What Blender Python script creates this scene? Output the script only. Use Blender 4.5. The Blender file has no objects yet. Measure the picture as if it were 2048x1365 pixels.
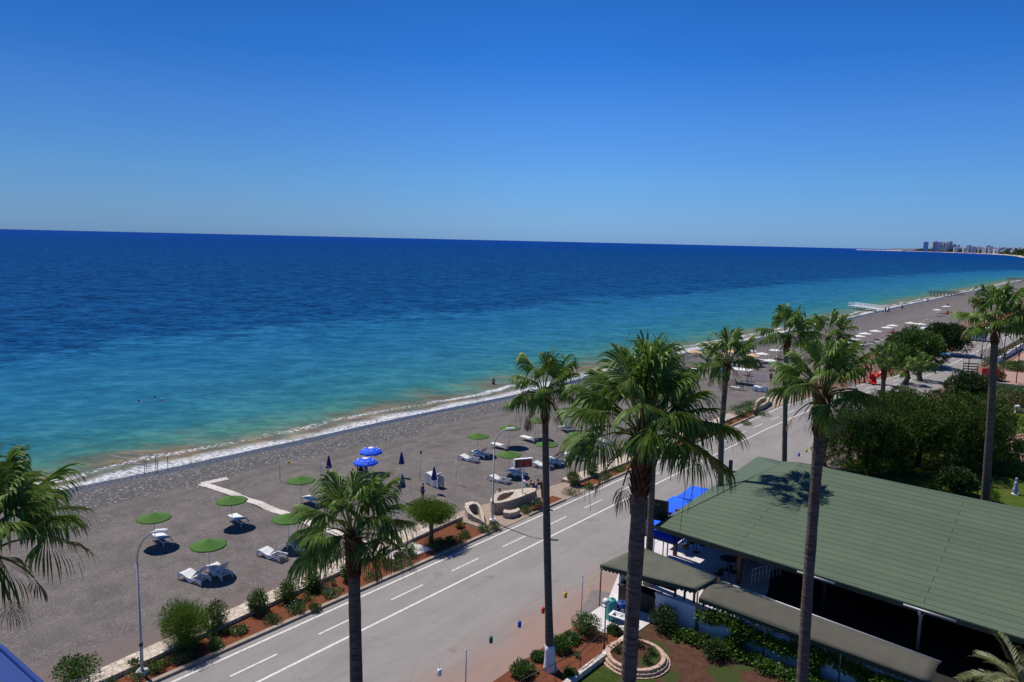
import bpy, bmesh, math, random
import numpy as np
from math import sin, cos, pi, radians, hypot, atan2
from mathutils import Vector, Matrix
rnd = random.Random(7)
sc = bpy.context.scene
COL = sc.collection
# ------------------------------------------------------------------ camera, sky, sun
F = 1480.0; HC = 20.0
ROLL = math.atan(0.0227); PITCH = radians(7.7321); YAW = radians(38.9599)
fw = Vector((-sin(YAW)*cos(PITCH), cos(YAW)*cos(PITCH), -sin(PITCH)))
rt = Vector((cos(YAW), sin(YAW), 0)); up = rt.cross(fw)
rt, up = (cos(ROLL)*rt + sin(ROLL)*up).normalized(), (-sin(ROLL)*rt + cos(ROLL)*up).normalized()
cd = bpy.data.cameras.new('camera'); cam = bpy.data.objects.new('camera', cd); COL.objects.link(cam)
cam.matrix_world = Matrix(((rt.x, up.x, -fw.x, 0), (rt.y, up.y, -fw.y, 0), (rt.z, up.z, -fw.z, HC), (0, 0, 0, 1)))
cd.sensor_fit = 'HORIZONTAL'; cd.sensor_width = 36; cd.lens = 36*F/2048; cd.clip_start = 0.1; cd.clip_end = 200000
sc.camera = cam
sc.view_settings.view_transform = 'Standard'; sc.view_settings.look = 'None'; sc.view_settings.gamma = 1
sc.view_settings.exposure = 0.05
SUNV = Vector((-4.35, .28, 7.18)).normalized()
w = bpy.data.worlds.new('World'); sc.world = w; w.use_nodes = True
nt = w.node_tree; bg = nt.nodes['Background']
sky = nt.nodes.new('ShaderNodeTexSky'); sky.sky_type = 'NISHITA'; sky.sun_disc = False
sky.sun_elevation = math.asin(SUNV.z); sky.sun_rotation = atan2(SUNV.x, SUNV.y) % (2*pi)
sky.altitude = 0; sky.air_density = 1.0; sky.dust_density = 0.25; sky.ozone_density = 2.0
# a deep clear summer sky: the physical sky graded by the height of the view above the horizon
stc = nt.nodes.new('ShaderNodeTexCoord'); ssx = nt.nodes.new('ShaderNodeSeparateXYZ'); nt.links.new(stc.outputs['Generated'], ssx.inputs[0])
srp = nt.nodes.new('ShaderNodeValToRGB'); nt.links.new(ssx.outputs[2], srp.inputs[0])
SKYG = [(0, (.48, .97, 2.3)), (.034, (.51, .98, 2.02)), (.08, (.49, 1.02, 1.93)), (.155, (.40, .96, 1.96)), (.226, (.21, .83, 1.88)), (.289, (.175, .746, 1.715)), (.5, (.2, .6, 1.25)), (1, (.25, .55, 1.05))]
while len(srp.color_ramp.elements) < len(SKYG): srp.color_ramp.elements.new(.5)
for e_, (p_, c_) in zip(srp.color_ramp.elements, SKYG): e_.position = p_; e_.color = (c_[0]/2.3, c_[1]/2.3, c_[2]/2.3, 1)
smx = nt.nodes.new('ShaderNodeMix'); smx.data_type = 'RGBA'; smx.blend_type = 'MULTIPLY'; smx.inputs[0].default_value = 1
nt.links.new(sky.outputs[0], smx.inputs[6]); nt.links.new(srp.outputs[0], smx.inputs[7]); 
sax = nt.nodes.new('ShaderNodeMapRange'); sax.interpolation_type = 'SMOOTHSTEP'; nt.links.new(ssx.outputs[0], sax.inputs[0])
for i_, v_ in enumerate((-.5, -1.0, 1.0, .66)): sax.inputs[i_+1].default_value = v_
smy = nt.nodes.new('ShaderNodeVectorMath'); smy.operation = 'SCALE'; nt.links.new(smx.outputs[2], smy.inputs[0]); nt.links.new(sax.outputs[0], smy.inputs['Scale']); nt.links.new(smy.outputs[0], bg.inputs[0])
bg.inputs[1].default_value = 0.13
sl = bpy.data.lights.new('sun', 'SUN'); sl.energy = 4.45; sl.angle = radians(0.53); sl.color = (1, .945, .87)
so = bpy.data.objects.new('sun', sl); COL.objects.link(so); so.rotation_euler = SUNV.to_track_quat('Z', 'Y').to_euler()

def G(px, py, z=0.0):
    "the world point at height z that stands at this place of the photograph"
    d = (px-1024)*rt - (py-682.5)*up + F*fw
    return Vector((0, 0, HC)) + d*((z-HC)/d.z)
def GX(px, py, x):
    d = (px-1024)*rt - (py-682.5)*up + F*fw
    return Vector((0, 0, HC)) + d*(x/d.x)
def GD(px, py, dist):
    d = (px-1024)*rt - (py-682.5)*up + F*fw
    return Vector((0, 0, HC)) + d*(dist/hypot(d.x, d.y))
# ------------------------------------------------------------------ material helpers
MATS = {}
def N(t, k, **kw):
    n = t.nodes.new(k)
    for a, b in kw.items():
        if a in n.inputs: n.inputs[a].default_value = b
        else: setattr(n, a, b)
    return n
def ramp(t, fac, stops, interp='LINEAR'):
    r = t.nodes.new('ShaderNodeValToRGB'); r.color_ramp.interpolation = interp
    el = r.color_ramp.elements
    while len(el) < len(stops): el.new(.5)
    for e, (p, c) in zip(el, stops):
        e.position = p; e.color = (*c, 1) if len(c) == 3 else c
    t.links.new(fac, r.inputs[0]); return r.outputs[0]
def mixc(t, fac, a, b, mode='MIX'):
    m = t.nodes.new('ShaderNodeMix'); m.data_type = 'RGBA'; m.blend_type = mode
    for s, v in ((m.inputs[0], fac), (m.inputs[6], a), (m.inputs[7], b)):
        if hasattr(v, 'links'): t.links.new(v, s)
        elif isinstance(v, (int, float)): s.default_value = v
        else: s.default_value = (*v, 1)
    return m.outputs[2]
def mth(t, op, a, b=0.0, clamp=False):
    m = t.nodes.new('ShaderNodeMath'); m.operation = op; m.use_clamp = clamp
    for s, v in ((m.inputs[0], a), (m.inputs[1], b)):
        if hasattr(v, 'links'): t.links.new(v, s)
        else: s.default_value = v
    return m.outputs[0]
def sstep(t, v, a, b):
    m = t.nodes.new('ShaderNodeMapRange'); m.interpolation_type = 'SMOOTHSTEP'
    t.links.new(v, m.inputs[0]); m.inputs[1].default_value = a; m.inputs[2].default_value = b
    return m.outputs[0]
def noise(t, vec, scale, detail=4, rough=.6, out=0):
    n = N(t, 'ShaderNodeTexNoise', Scale=scale, Detail=detail, Roughness=rough)
    t.links.new(vec, n.inputs['Vector']); return n.outputs[out]
def newmat(name):
    m = bpy.data.materials.new(name); m.use_nodes = True; t = m.node_tree
    return m, t, t.nodes['Principled BSDF'], t.nodes.new('ShaderNodeNewGeometry')
def bump(t, b, h, s, d=.05):
    n = N(t, 'ShaderNodeBump', Strength=s, Distance=d); t.links.new(h, n.inputs['Height']); t.links.new(n.outputs[0], b.inputs['Normal'])
def simple(name, c, rough=.6, var=.12, scale=3.0, spec=.4, metal=0, bmp=0.0, c2=None):
    "plain surface with mottling in object space"
    if name in MATS: return MATS[name]
    m, t, b, g = newmat(name)
    tc = t.nodes.new('ShaderNodeTexCoord')
    n = noise(t, tc.outputs['Object'], scale, 5)
    lo = tuple(x*(1-var) for x in c); hi = tuple(min(1, x*(1+var)) for x in (c2 or c))
    t.links.new(ramp(t, n, [(.3, lo), (.7, hi)]), b.inputs['Base Color'])
    b.inputs['Roughness'].default_value = rough; b.inputs['Specular IOR Level'].default_value = spec; b.inputs['Metallic'].default_value = metal
    if bmp: bump(t, b, noise(t, tc.outputs['Object'], scale*6, 4), bmp, .02)
    MATS[name] = m; return m
def leafmat(name, dark, mid, light, rough=.45, trans=.25, spec=.4):
    if name in MATS: return MATS[name]
    m, t, b, g = newmat(name)
    tc = t.nodes.new('ShaderNodeTexCoord')
    n = noise(t, tc.outputs['Object'], .9, 3)
    v = mth(t, 'ADD', mth(t, 'MULTIPLY', g.outputs['Random Per Island'], .6), mth(t, 'MULTIPLY', n, .4))
    c = ramp(t, v, [(.15, dark), (.5, mid), (.85, light)])
    t.links.new(c, b.inputs['Base Color']); b.inputs['Roughness'].default_value = rough; b.inputs['Specular IOR Level'].default_value = spec
    tr = t.nodes.new('ShaderNodeBsdfTranslucent'); t.links.new(c, tr.inputs[0])
    mx = t.nodes.new('ShaderNodeMixShader'); mx.inputs[0].default_value = trans
    t.links.new(b.outputs[0], mx.inputs[1]); t.links.new(tr.outputs[0], mx.inputs[2])
    t.links.new(mx.outputs[0], t.nodes['Material Output'].inputs[0])
    MATS[name] = m; return m
# ------------------------------------------------------------------ object helpers
def tag(o, label=None, cat=None, group=None, kind=None):
    for k, v in (('label', label), ('category', cat), ('group', group), ('kind', kind)):
        if v: o[k] = v
    return o
def empty(name, loc=(0, 0, 0), rz=0):
    o = bpy.data.objects.new(name, None); COL.objects.link(o); o.location = loc; o.rotation_euler = (0, 0, rz); o.empty_display_size = .3
    return o
def link(name, me, parent=None, mats=()):
    for m in mats: me.materials.append(m)
    o = bpy.data.objects.new(name, me); COL.objects.link(o)
    if parent is not None: o.parent = parent
    return o
class MB:
    def __init__(s): s.v = []; s.f = []; s.m = []; s.sm = []
    def add(s, vs, fs, mi=0, smooth=False):
        o = len(s.v); s.v += [tuple(v) for v in vs]; s.f += [tuple(i+o for i in f) for f in fs]; s.m += [mi]*len(fs); s.sm += [smooth]*len(fs); return s
    def box(s, c, d, rz=0, mi=0, ry=0, rx=0):
        M = Matrix.Rotation(rz, 3, 'Z') @ Matrix.Rotation(ry, 3, 'Y') @ Matrix.Rotation(rx, 3, 'X')
        vs = [Vector(c) + M @ Vector((x*d[0]/2, y*d[1]/2, z*d[2]/2)) for x in (-1, 1) for y in (-1, 1) for z in (-1, 1)]
        return s.add(vs, [(0, 1, 3, 2), (4, 6, 7, 5), (0, 4, 5, 1), (2, 3, 7, 6), (0, 2, 6, 4), (1, 5, 7, 3)], mi)
    def tube(s, pts, rs, n=8, mi=0, cap=True, smooth=True):
        pts = [Vector(p) for p in pts]
        if not hasattr(rs, '__len__'): rs = [rs]*len(pts)
        vs = []; prev = None
        for i, p in enumerate(pts):
            t = (pts[min(i+1, len(pts)-1)] - pts[max(i-1, 0)]).normalized()
            a = prev if prev is not None else (Vector((1, 0, 0)) if abs(t.x) < .9 else Vector((0, 1, 0)))
            u = (a - t*a.dot(t)).normalized(); prev = u; q = t.cross(u)
            for k in range(n):
                A = 2*pi*k/n; vs.append(p + (u*cos(A) + q*sin(A))*rs[i])
        fs = [(i*n+k, i*n+(k+1) % n, (i+1)*n+(k+1) % n, (i+1)*n+k) for i in range(len(pts)-1) for k in range(n)]
        if cap: fs += [tuple(range(n))[::-1], tuple((len(pts)-1)*n+k for k in range(n))]
        return s.add(vs, fs, mi, smooth)
    def lathe(s, prof, c=(0, 0, 0), n=24, mi=0, smooth=True):
        c = Vector(c); vs = [c + Vector((r*cos(2*pi*k/n), r*sin(2*pi*k/n), z)) for r, z in prof for k in range(n)]
        fs = [(i*n+k, i*n+(k+1) % n, (i+1)*n+(k+1) % n, (i+1)*n+k) for i in range(len(prof)-1) for k in range(n)]
        return s.add(vs, fs, mi, smooth)
    def prism(s, poly, z0, z1, mi=0, mi_top=None):
        n = len(poly); vs = [(p[0], p[1], z0) for p in poly] + [(p[0], p[1], z1) for p in poly]
        s.add(vs, [(i, (i+1) % n, n+(i+1) % n, n+i) for i in range(n)] + [tuple(range(n))[::-1]], mi)
        s.add(vs[n:], [tuple(range(n))], mi if mi_top is None else mi_top); return s
    def sheet(s, rows, mi=0, smooth=False):
        m = len(rows[0]); vs = [p for r in rows for p in r]
        return s.add(vs, [(i*m+k, i*m+k+1, (i+1)*m+k+1, (i+1)*m+k) for i in range(len(rows)-1) for k in range(m-1)], mi, smooth)
    def build(s, name, mats, parent=None, bevel=0):
        me = bpy.data.meshes.new(name); me.from_pydata(s.v, [], s.f)
        if not isinstance(mats, (list, tuple)): mats = [mats]
        for m in mats: me.materials.append(m)
        me.polygons.foreach_set('material_index', s.m); me.polygons.foreach_set('use_smooth', s.sm); me.update()
        o = link(name, me, parent)
        if bevel:
            b = o.modifiers.new('b', 'BEVEL'); b.width = bevel; b.segments = 2; b.limit_method = 'ANGLE'
        return o
def quads(name, V, mats, parent=None, mi=None):
    "V: (n,k,3) array, n separate polygons of k corners"
    V = np.asarray(V, dtype=np.float32); n, k = V.shape[:2]
    me = bpy.data.meshes.new(name); me.vertices.add(n*k); me.vertices.foreach_set('co', V.ravel())
    me.loops.add(n*k); me.loops.foreach_set('vertex_index', np.arange(n*k, dtype=np.int32))
    me.polygons.add(n); me.polygons.foreach_set('loop_start', np.arange(0, n*k, k, dtype=np.int32)); me.polygons.foreach_set('loop_total', np.full(n, k, dtype=np.int32))
    if not isinstance(mats, (list, tuple)): mats = [mats]
    for m in mats: me.materials.append(m)
    if mi is not None: me.polygons.foreach_set('material_index', np.asarray(mi, dtype=np.int32))
    me.update(calc_edges=True); return link(name, me, parent)
def copy_tree(o, parent=None):
    c = o.copy(); COL.objects.link(c); c.parent = parent
    for ch in list(o.children): copy_tree(ch, c)
    return c
class Kind:
    "first placement uses the prototype, later ones copy it"
    def __init__(s, fn): s.fn = fn; s.p = None
    def put(s, loc, rz=0, label=None, cat=None, group=None, scale=1):
        if s.p is None: s.p = s.fn(); o = s.p
        else: o = copy_tree(s.p)
        o.location = loc; o.rotation_euler = (0, 0, rz); o.scale = (scale,)*3 if not hasattr(scale, '__len__') else scale
        tag(o, label, cat, group); return o
def interp(tab, y):
    return float(np.interp(y, [a for a, b in tab], [b for a, b in tab]))
# ------------------------------------------------------------------ materials
SH = [(-90, -66.5), (0, -66.2), (22, -65.6), (30, -65.0), (45, -64.5), (59, -64.3), (79, -62.9), (100, -63.6), (128, -64.4), (176, -62.8), (242, -61.9), (310, -61.8), (444, -59.2), (696, -54.4), (1000, -20), (1600, 150), (2300, 500), (3200, 1400)]
def m_beach():
    m, t, b, g = newmat('beach_shingle'); P = g.outputs['Position']
    uv = t.nodes.new('ShaderNodeUVMap'); sx = t.nodes.new('ShaderNodeSeparateXYZ'); t.links.new(uv.outputs[0], sx.inputs[0])
    sp = t.nodes.new('ShaderNodeSeparateXYZ'); t.links.new(P, sp.inputs[0])
    nb = noise(t, P, .12, 4); nm = noise(t, P, .9, 5); nf = noise(t, P, 9, 6, .75)
    d = mth(t, 'ADD', sx.outputs[1], mth(t, 'MULTIPLY', mth(t, 'SUBTRACT', nb, .5), 7.0))    # metres inland of the waterline, wobbled
    sand = ramp(t, nm, [(.25, (.134, .116, .108)), (.55, (.174, .152, .141)), (.8, (.204, .178, .166))])
    sand = mixc(t, mth(t, 'MULTIPLY', sstep(t, nf, .42, .66), .75), sand, (.075, .064, .062), 'MIX')
    vo = N(t, 'ShaderNodeTexVoronoi', Scale=12.0); t.links.new(P, vo.inputs['Vector'])
    vc = t.nodes.new('ShaderNodeSeparateColor'); t.links.new(vo.outputs['Color'], vc.inputs[0])
    bright = sstep(t, vc.outputs[0], .93, 1.0)
    sand = mixc(t, mth(t, 'MULTIPLY', bright, .4), sand, (.36, .34, .33))
    v2 = N(t, 'ShaderNodeTexVoronoi', Scale=3.3); t.links.new(P, v2.inputs['Vector'])
    v2c = t.nodes.new('ShaderNodeSeparateColor'); t.links.new(v2.outputs['Color'], v2c.inputs[0])
    peb = ramp(t, v2c.outputs[1], [(.0, (.12, .12, .118)), (.35, (.24, .235, .22)), (.7, (.36, .35, .335)), (1, (.48, .47, .455))])
    peb = mixc(t, sstep(t, v2.outputs['Distance'], .18, .42), peb, (.08, .076, .076))
    tr = noise(t, P, .35, 6, .7); sand = mixc(t, 1.0, sand, ramp(t, tr, [(.35, (.8, .8, .81)), (.5, (1, 1, 1)), (.66, (1.16, 1.15, 1.14))]), 'MULTIPLY')
    ft = N(t, 'ShaderNodeTexVoronoi', Scale=2.2); t.links.new(P, ft.inputs['Vector']); sand = mixc(t, mth(t, 'MULTIPLY', mth(t, 'MULTIPLY', sstep(t, ft.outputs['Distance'], .2, .08), sstep(t, tr, .5, .6)), .4), sand, (.08, .068, .064))
    pm = mth(t, 'MULTIPLY', sstep(t, d, 11.0, 8.2), 1.0)
    pm2 = mth(t, 'MULTIPLY', sstep(t, mth(t, 'ABSOLUTE', mth(t, 'SUBTRACT', d, 12.6)), .8, .1), .45)
    pm = mth(t, 'MAXIMUM', pm, pm2)
    brk = sstep(t, noise(t, P, 1.6, 4), .3, .6)
    c = mixc(t, mth(t, 'MULTIPLY', pm, mth(t, 'ADD', mth(t, 'MULTIPLY', brk, .35), .65)), sand, peb)
    dark = mth(t, 'MULTIPLY', sstep(t, mth(t, 'ABSOLUTE', mth(t, 'SUBTRACT', d, 11.0)), .9, .0), .35)
    c = mixc(t, dark, c, (.07, .055, .048))
    wet = sstep(t, mth(t, 'ADD', sx.outputs[1], mth(t, 'MULTIPLY', nb, 2.6)), 4.1, 2.6)
    c = mixc(t, wet, c, (.035, .036, .05))
    soil = ramp(t, nm, [(.3, (.16, .085, .06)), (.7, (.23, .14, .1))])
    c = mixc(t, sstep(t, sx.outputs[1], 28.5, 30.5), c, mixc(t, sstep(t, sp.outputs[1], 96, 104), (.17, .13, .12), soil))
    t.links.new(c, b.inputs['Base Color'])
    r = mixc(t, wet, (.95, .95, .95), (.32, .32, .32)); t.links.new(r, b.inputs['Roughness'])
    b.inputs['Specular IOR Level'].default_value = .3
    h = mth(t, 'ADD', mth(t, 'MULTIPLY', nf, .5), mth(t, 'ADD', mth(t, 'MULTIPLY', nm, 1.2), mth(t, 'MULTIPLY', pm, mth(t, 'SUBTRACT', 1.0, v2.outputs['Distance']))))
    bump(t, b, h, .75, .12); return m
def m_sea():
    m, t, b, g = newmat('sea_water'); P = g.outputs['Position']
    uv = t.nodes.new('ShaderNodeUVMap'); sx = t.nodes.new('ShaderNodeSeparateXYZ'); t.links.new(uv.outputs[0], sx.inputs[0])
    D = sx.outputs[1]
    mp = N(t, 'ShaderNodeMapping'); t.links.new(P, mp.inputs[0]); mp.vector_type = 'TEXTURE'; mp.inputs['Scale'].default_value = (1.5, 1, 1); mp.inputs['Rotation'].default_value = (0, 0, radians(42))
    W = mp.outputs[0]
    nl = noise(t, P, .035, 3); nl2 = noise(t, P, .16, 4)
    d = mth(t, 'ADD', D, mth(t, 'MULTIPLY', mth(t, 'SUBTRACT', nl, .5), mth(t, 'MINIMUM', mth(t, 'MULTIPLY', D, .8), 70.0)))
    dn = mth(t, 'ADD', D, mth(t, 'MULTIPLY', mth(t, 'SUBTRACT', nl2, .5), 4.0))
    lg = mth(t, 'DIVIDE', mth(t, 'LOGARITHM', mth(t, 'MAXIMUM', d, 1.0), 10.0), 4.5)
    def L(x): return math.log10(x)/4.5
    c = ramp(t, lg, [(L(1.5), (.14, .15, .115)), (L(4.5), (.1, .15, .115)), (L(9), (.045, .165, .15)), (L(16), (.026, .148, .19)), (L(40), (.016, .124, .235)),
                     (L(76), (.01, .098, .225)), (L(94), (.004, .052, .16)), (L(300), (.003, .045, .155)), (L(1500), (.001, .038, .175)), (L(9000), (.001, .036, .215))])
    # sand stirred up in the shallows
    mud = mth(t, 'MULTIPLY', sstep(t, noise(t, W, .16, 3), .42, .6), sstep(t, d, 14, 4))
    c = mixc(t, mth(t, 'MULTIPLY', mud, .8), c, (.16, .125, .085))
    # choppy facets: shading painted into the colour, darker faces and lighter backs
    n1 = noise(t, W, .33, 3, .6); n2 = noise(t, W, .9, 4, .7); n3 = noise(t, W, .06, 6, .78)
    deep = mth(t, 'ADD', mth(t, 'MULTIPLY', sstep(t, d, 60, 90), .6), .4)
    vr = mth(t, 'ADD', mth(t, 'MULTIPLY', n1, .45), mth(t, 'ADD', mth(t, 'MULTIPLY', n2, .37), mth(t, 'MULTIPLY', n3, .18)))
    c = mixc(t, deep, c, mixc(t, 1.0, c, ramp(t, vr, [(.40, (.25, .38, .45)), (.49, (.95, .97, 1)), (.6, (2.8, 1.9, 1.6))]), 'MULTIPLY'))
    # foam: swash at the edge, one breaking line, few whitecaps doubling as painted glints
    fz = noise(t, P, 2.4, 6, .7); fw_ = noise(t, P, .07, 4)
    edge = mth(t, 'ADD', D, mth(t, 'MULTIPLY', mth(t, 'SUBTRACT', fw_, .42), 8.0))
    f1 = mth(t, 'MULTIPLY', mth(t, 'MULTIPLY', sstep(t, edge, 3.2, 1.2), sstep(t, edge, -2.2, .2)), sstep(t, fz, .34, .56))
    br = mth(t, 'ABSOLUTE', mth(t, 'SUBTRACT', edge, 4.6)); f2 = mth(t, 'MULTIPLY', sstep(t, br, .9, .1), sstep(t, mth(t, 'ADD', fz, mth(t, 'MULTIPLY', noise(t, P, .08, 2), .6)), .76, .9))
    wc = mth(t, 'MULTIPLY', sstep(t, noise(t, W, .9, 7, .72), .70, .735), sstep(t, noise(t, P, .045, 2), .45, .6))
    wc = mth(t, 'MULTIPLY', wc, sstep(t, D, 10, 20))
    thin = mth(t, 'MULTIPLY', sstep(t, edge, 1.0, .0), .45)
    fo = mth(t, 'MAXIMUM', mth(t, 'MAXIMUM', f1, f2), mth(t, 'MULTIPLY', wc, .8))
    fo = mth(t, 'SUBTRACT', fo, mth(t, 'MULTIPLY', thin, fz), True)
    c = mixc(t, mth(t, 'MULTIPLY', sstep(t, edge, .6, -1.0), .8), c, (.055, .055, .075)); c = mixc(t, fo, c, (.62, .64, .68))
    df = t.nodes.new('ShaderNodeBsdfDiffuse'); gl = N(t, 'ShaderNodeBsdfGlossy', Roughness=.16); mx = t.nodes.new('ShaderNodeMixShader'); mx.inputs[0].default_value = .035
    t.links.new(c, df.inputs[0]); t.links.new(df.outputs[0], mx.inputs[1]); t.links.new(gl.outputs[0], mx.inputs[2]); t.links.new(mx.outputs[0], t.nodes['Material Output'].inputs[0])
    h = mth(t, 'ADD', n1, mth(t, 'MULTIPLY', n2, .3)); bn = N(t, 'ShaderNodeBump', Strength=.5, Distance=.55); t.links.new(h, bn.inputs['Height']); t.links.new(bn.outputs[0], gl.inputs['Normal']); 
    b2 = N(t, 'ShaderNodeBump', Strength=.5, Distance=.6); t.links.new(h, b2.inputs['Height']); t.links.new(b2.outputs[0], df.inputs['Normal'])
    return m
def m_road():
    m, t, b, g = newmat('worn_asphalt'); P = g.outputs['Position']
    sp = t.nodes.new('ShaderNodeSeparateXYZ'); t.links.new(P, sp.inputs[0])
    mp = N(t, 'ShaderNodeMapping'); t.links.new(P, mp.inputs[0]); mp.inputs['Scale'].default_value = (1, .16, 1)
    n1 = noise(t, mp.outputs[0], .8, 5); n2 = noise(t, P, .35, 5); n3 = noise(t, P, 25, 4, .8)
    c = ramp(t, mth(t, 'ADD', mth(t, 'MULTIPLY', n1, .6), mth(t, 'MULTIPLY', n2, .4)), [(.3, (.215, .2, .19)), (.5, (.27, .252, .24)), (.7, (.31, .288, .275))])
    c = mixc(t, mth(t, 'MULTIPLY', sstep(t, n3, .4, .7), .3), c, (.14, .125, .12))
    # darker asphalt between the lines and the middle, dusty red shoulder on the landward side
    dust = sstep(t, mth(t, 'ADD', sp.outputs[0], mth(t, 'MULTIPLY', mth(t, 'SUBTRACT', n2, .5), 5.0)), -24.2, -20.8)
    c = mixc(t, mth(t, 'MULTIPLY', mth(t, 'MULTIPLY', dust, sstep(t, sp.outputs[1], 75, 40)), .8), c, (.3, .185, .145))
    v = N(t, 'ShaderNodeTexVoronoi', Scale=.16, feature='DISTANCE_TO_EDGE'); t.links.new(mixc(t, .06, P, noise(t, P, .9, 4, .6, 1), 'ADD'), v.inputs['Vector'])
    c = mixc(t, mth(t, 'MULTIPLY', mth(t, 'MULTIPLY', sstep(t, v.outputs[0], .006, .0), sstep(t, n2, .45, .6)), .35), c, (.1, .09, .09))
    tyre = mth(t, 'MULTIPLY', sstep(t, noise(t, mp.outputs[0], 2.2, 3), .5, .62), .18); c = mixc(t, tyre, c, (.17, .155, .15))
    pt = mth(t, 'MULTIPLY', sstep(t, noise(t, P, .45, 5, .7), .62, .68), .45); c = mixc(t, pt, c, (.15, .135, .13))
    t.links.new(c, b.inputs['Base Color']); b.inputs['Roughness'].default_value = .85; b.inputs['Specular IOR Level'].default_value = .25
    bump(t, b, n3, .4, .01); return m
def m_paint():
    m, t, b, g = newmat('road_paint'); P = g.outputs['Position']
    n = noise(t, P, 6, 6, .8); c = ramp(t, n, [(.34, (.36, .32, .3)), (.5, (.66, .63, .6))]); t.links.new(c, b.inputs['Base Color']); b.inputs['Roughness'].default_value = .7; return m
def m_stone(name, a, bb, mort, scale):
    m, t, b, g = newmat(name); P = g.outputs['Position']
    v = N(t, 'ShaderNodeTexVoronoi', Scale=scale); t.links.new(P, v.inputs['Vector'])
    e = N(t, 'ShaderNodeTexVoronoi', Scale=scale, feature='DISTANCE_TO_EDGE'); t.links.new(P, e.inputs['Vector'])
    s = t.nodes.new('ShaderNodeSeparateColor'); t.links.new(v.outputs['Color'], s.inputs[0])
    c = ramp(t, s.outputs[0], [(0, a), (1, bb)]); c = mixc(t, mth(t, 'MULTIPLY', noise(t, P, 14, 4), .35), c, mort)
    c = mixc(t, sstep(t, e.outputs[0], .05, .015), c, mort); t.links.new(c, b.inputs['Base Color']); b.inputs['Roughness'].default_value = .85
    bump(t, b, sstep(t, e.outputs[0], 0, .08), .6, .03); return m
def m_soil(name, a, bb, cc=None):
    m, t, b, g = newmat(name); P = g.outputs['Position']
    n = noise(t, P, 2.2, 6, .7); n2 = noise(t, P, 14, 4, .8)
    c = ramp(t, n, [(.3, a), (.7, bb)]); c = mixc(t, mth(t, 'MULTIPLY', sstep(t, n2, .45, .7), .5), c, tuple(x*.45 for x in a))
    if cc: c = mixc(t, sstep(t, noise(t, P, .55, 3), .5, .62), c, cc)
    t.links.new(c, b.inputs['Base Color']); b.inputs['Roughness'].default_value = .95; b.inputs['Specular IOR Level'].default_value = .1
    bump(t, b, n2, .9, .06); return m
def m_roof():
    m, t, b, g = newmat('green_felt_roof'); P = g.outputs['Position']
    br = N(t, 'ShaderNodeTexBrick', Scale=1.0); br.offset = .37; br.inputs['Brick Width'].default_value = 15; br.inputs['Row Height'].default_value = .5
    br.inputs['Mortar Size'].default_value = .034; br.inputs['Mortar Smooth'].default_value = .7; br.inputs['Bias'].default_value = 0
    br.inputs['Color1'].default_value = (.074, .112, .068, 1); br.inputs['Color2'].default_value = (.09, .128, .08, 1); br.inputs['Mortar'].default_value = (.03, .043, .03, 1)
    n0 = noise(t, P, .7, 3, .5, 1); wob = mixc(t, .02, P, n0, 'ADD'); t.links.new(wob, br.inputs['Vector'])
    n = noise(t, P, .5, 5); n2 = noise(t, P, 5, 5, .7)
    c = mixc(t, 1, br.outputs['Color'], ramp(t, n, [(.3, (.92, .94, .94)), (.7, (1.08, 1.04, 1.02))]), 'MULTIPLY')
    c = mixc(t, mth(t, 'MULTIPLY', sstep(t, n2, .45, .75), .2), c, (.12, .15, .11))
    sp = t.nodes.new('ShaderNodeSeparateXYZ'); t.links.new(P, sp.inputs[0])
    st = mth(t, 'MULTIPLY', sstep(t, noise(t, P, 1.2, 5, .7), .58, .75), .22); c = mixc(t, st, c, (.06, .09, .07))
    t.links.new(c, b.inputs['Base Color']); b.inputs['Roughness'].default_value = .7; b.inputs['Specular IOR Level'].default_value = .3
    bump(t, b, mth(t, 'ADD', mth(t, 'MULTIPLY', br.outputs['Fac'], -1.0), mth(t, 'MULTIPLY', n2, .5)), .35, .02); return m
def m_trunk(name, a, bb, ring=9.0):
    m, t, b, g = newmat(name); tc = t.nodes.new('ShaderNodeTexCoord'); P = tc.outputs['Object']
    mp = N(t, 'ShaderNodeMapping'); t.links.new(P, mp.inputs[0]); mp.inputs['Scale'].default_value = (1.6, 1.6, ring)
    n = noise(t, mp.outputs[0], 1.6, 5, .65); n2 = noise(t, P, 1.3, 3)
    c = ramp(t, n, [(.32, a), (.66, bb)]); c = mixc(t, mth(t, 'MULTIPLY', n2, .5), c, a)
    t.links.new(c, b.inputs['Base Color']); b.inputs['Roughness'].default_value = .9; b.inputs['Specular IOR Level'].default_value = .15
    bump(t, b, n, 1.0, .05); return m
def m_reed(name, a, bb):
    m, t, b, g = newmat(name); tc = t.nodes.new('ShaderNodeTexCoord')
    gr = N(t, 'ShaderNodeSeparateXYZ'); t.links.new(tc.outputs['Object'], gr.inputs[0])
    an = mth(t, 'ARCTAN2', gr.outputs[1], gr.outputs[0]); rr = mth(t, 'SQRT', mth(t, 'ADD', mth(t, 'MULTIPLY', gr.outputs[0], gr.outputs[0]), mth(t, 'MULTIPLY', gr.outputs[1], gr.outputs[1])))
    cb = N(t, 'ShaderNodeCombineXYZ'); t.links.new(mth(t, 'MULTIPLY', an, 16.0), cb.inputs[0]); t.links.new(mth(t, 'MULTIPLY', rr, 2.5), cb.inputs[1])
    n = noise(t, cb.outputs[0], 1.6, 3); n2 = noise(t, tc.outputs['Object'], 22, 4, .7)
    c = ramp(t, mth(t, 'ADD', mth(t, 'MULTIPLY', n, .55), mth(t, 'MULTIPLY', n2, .45)), [(.36, a), (.64, bb)])
    t.links.new(c, b.inputs['Base Color']); b.inputs['Roughness'].default_value = .9; bump(t, b, n2, .8, .03); return m
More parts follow.
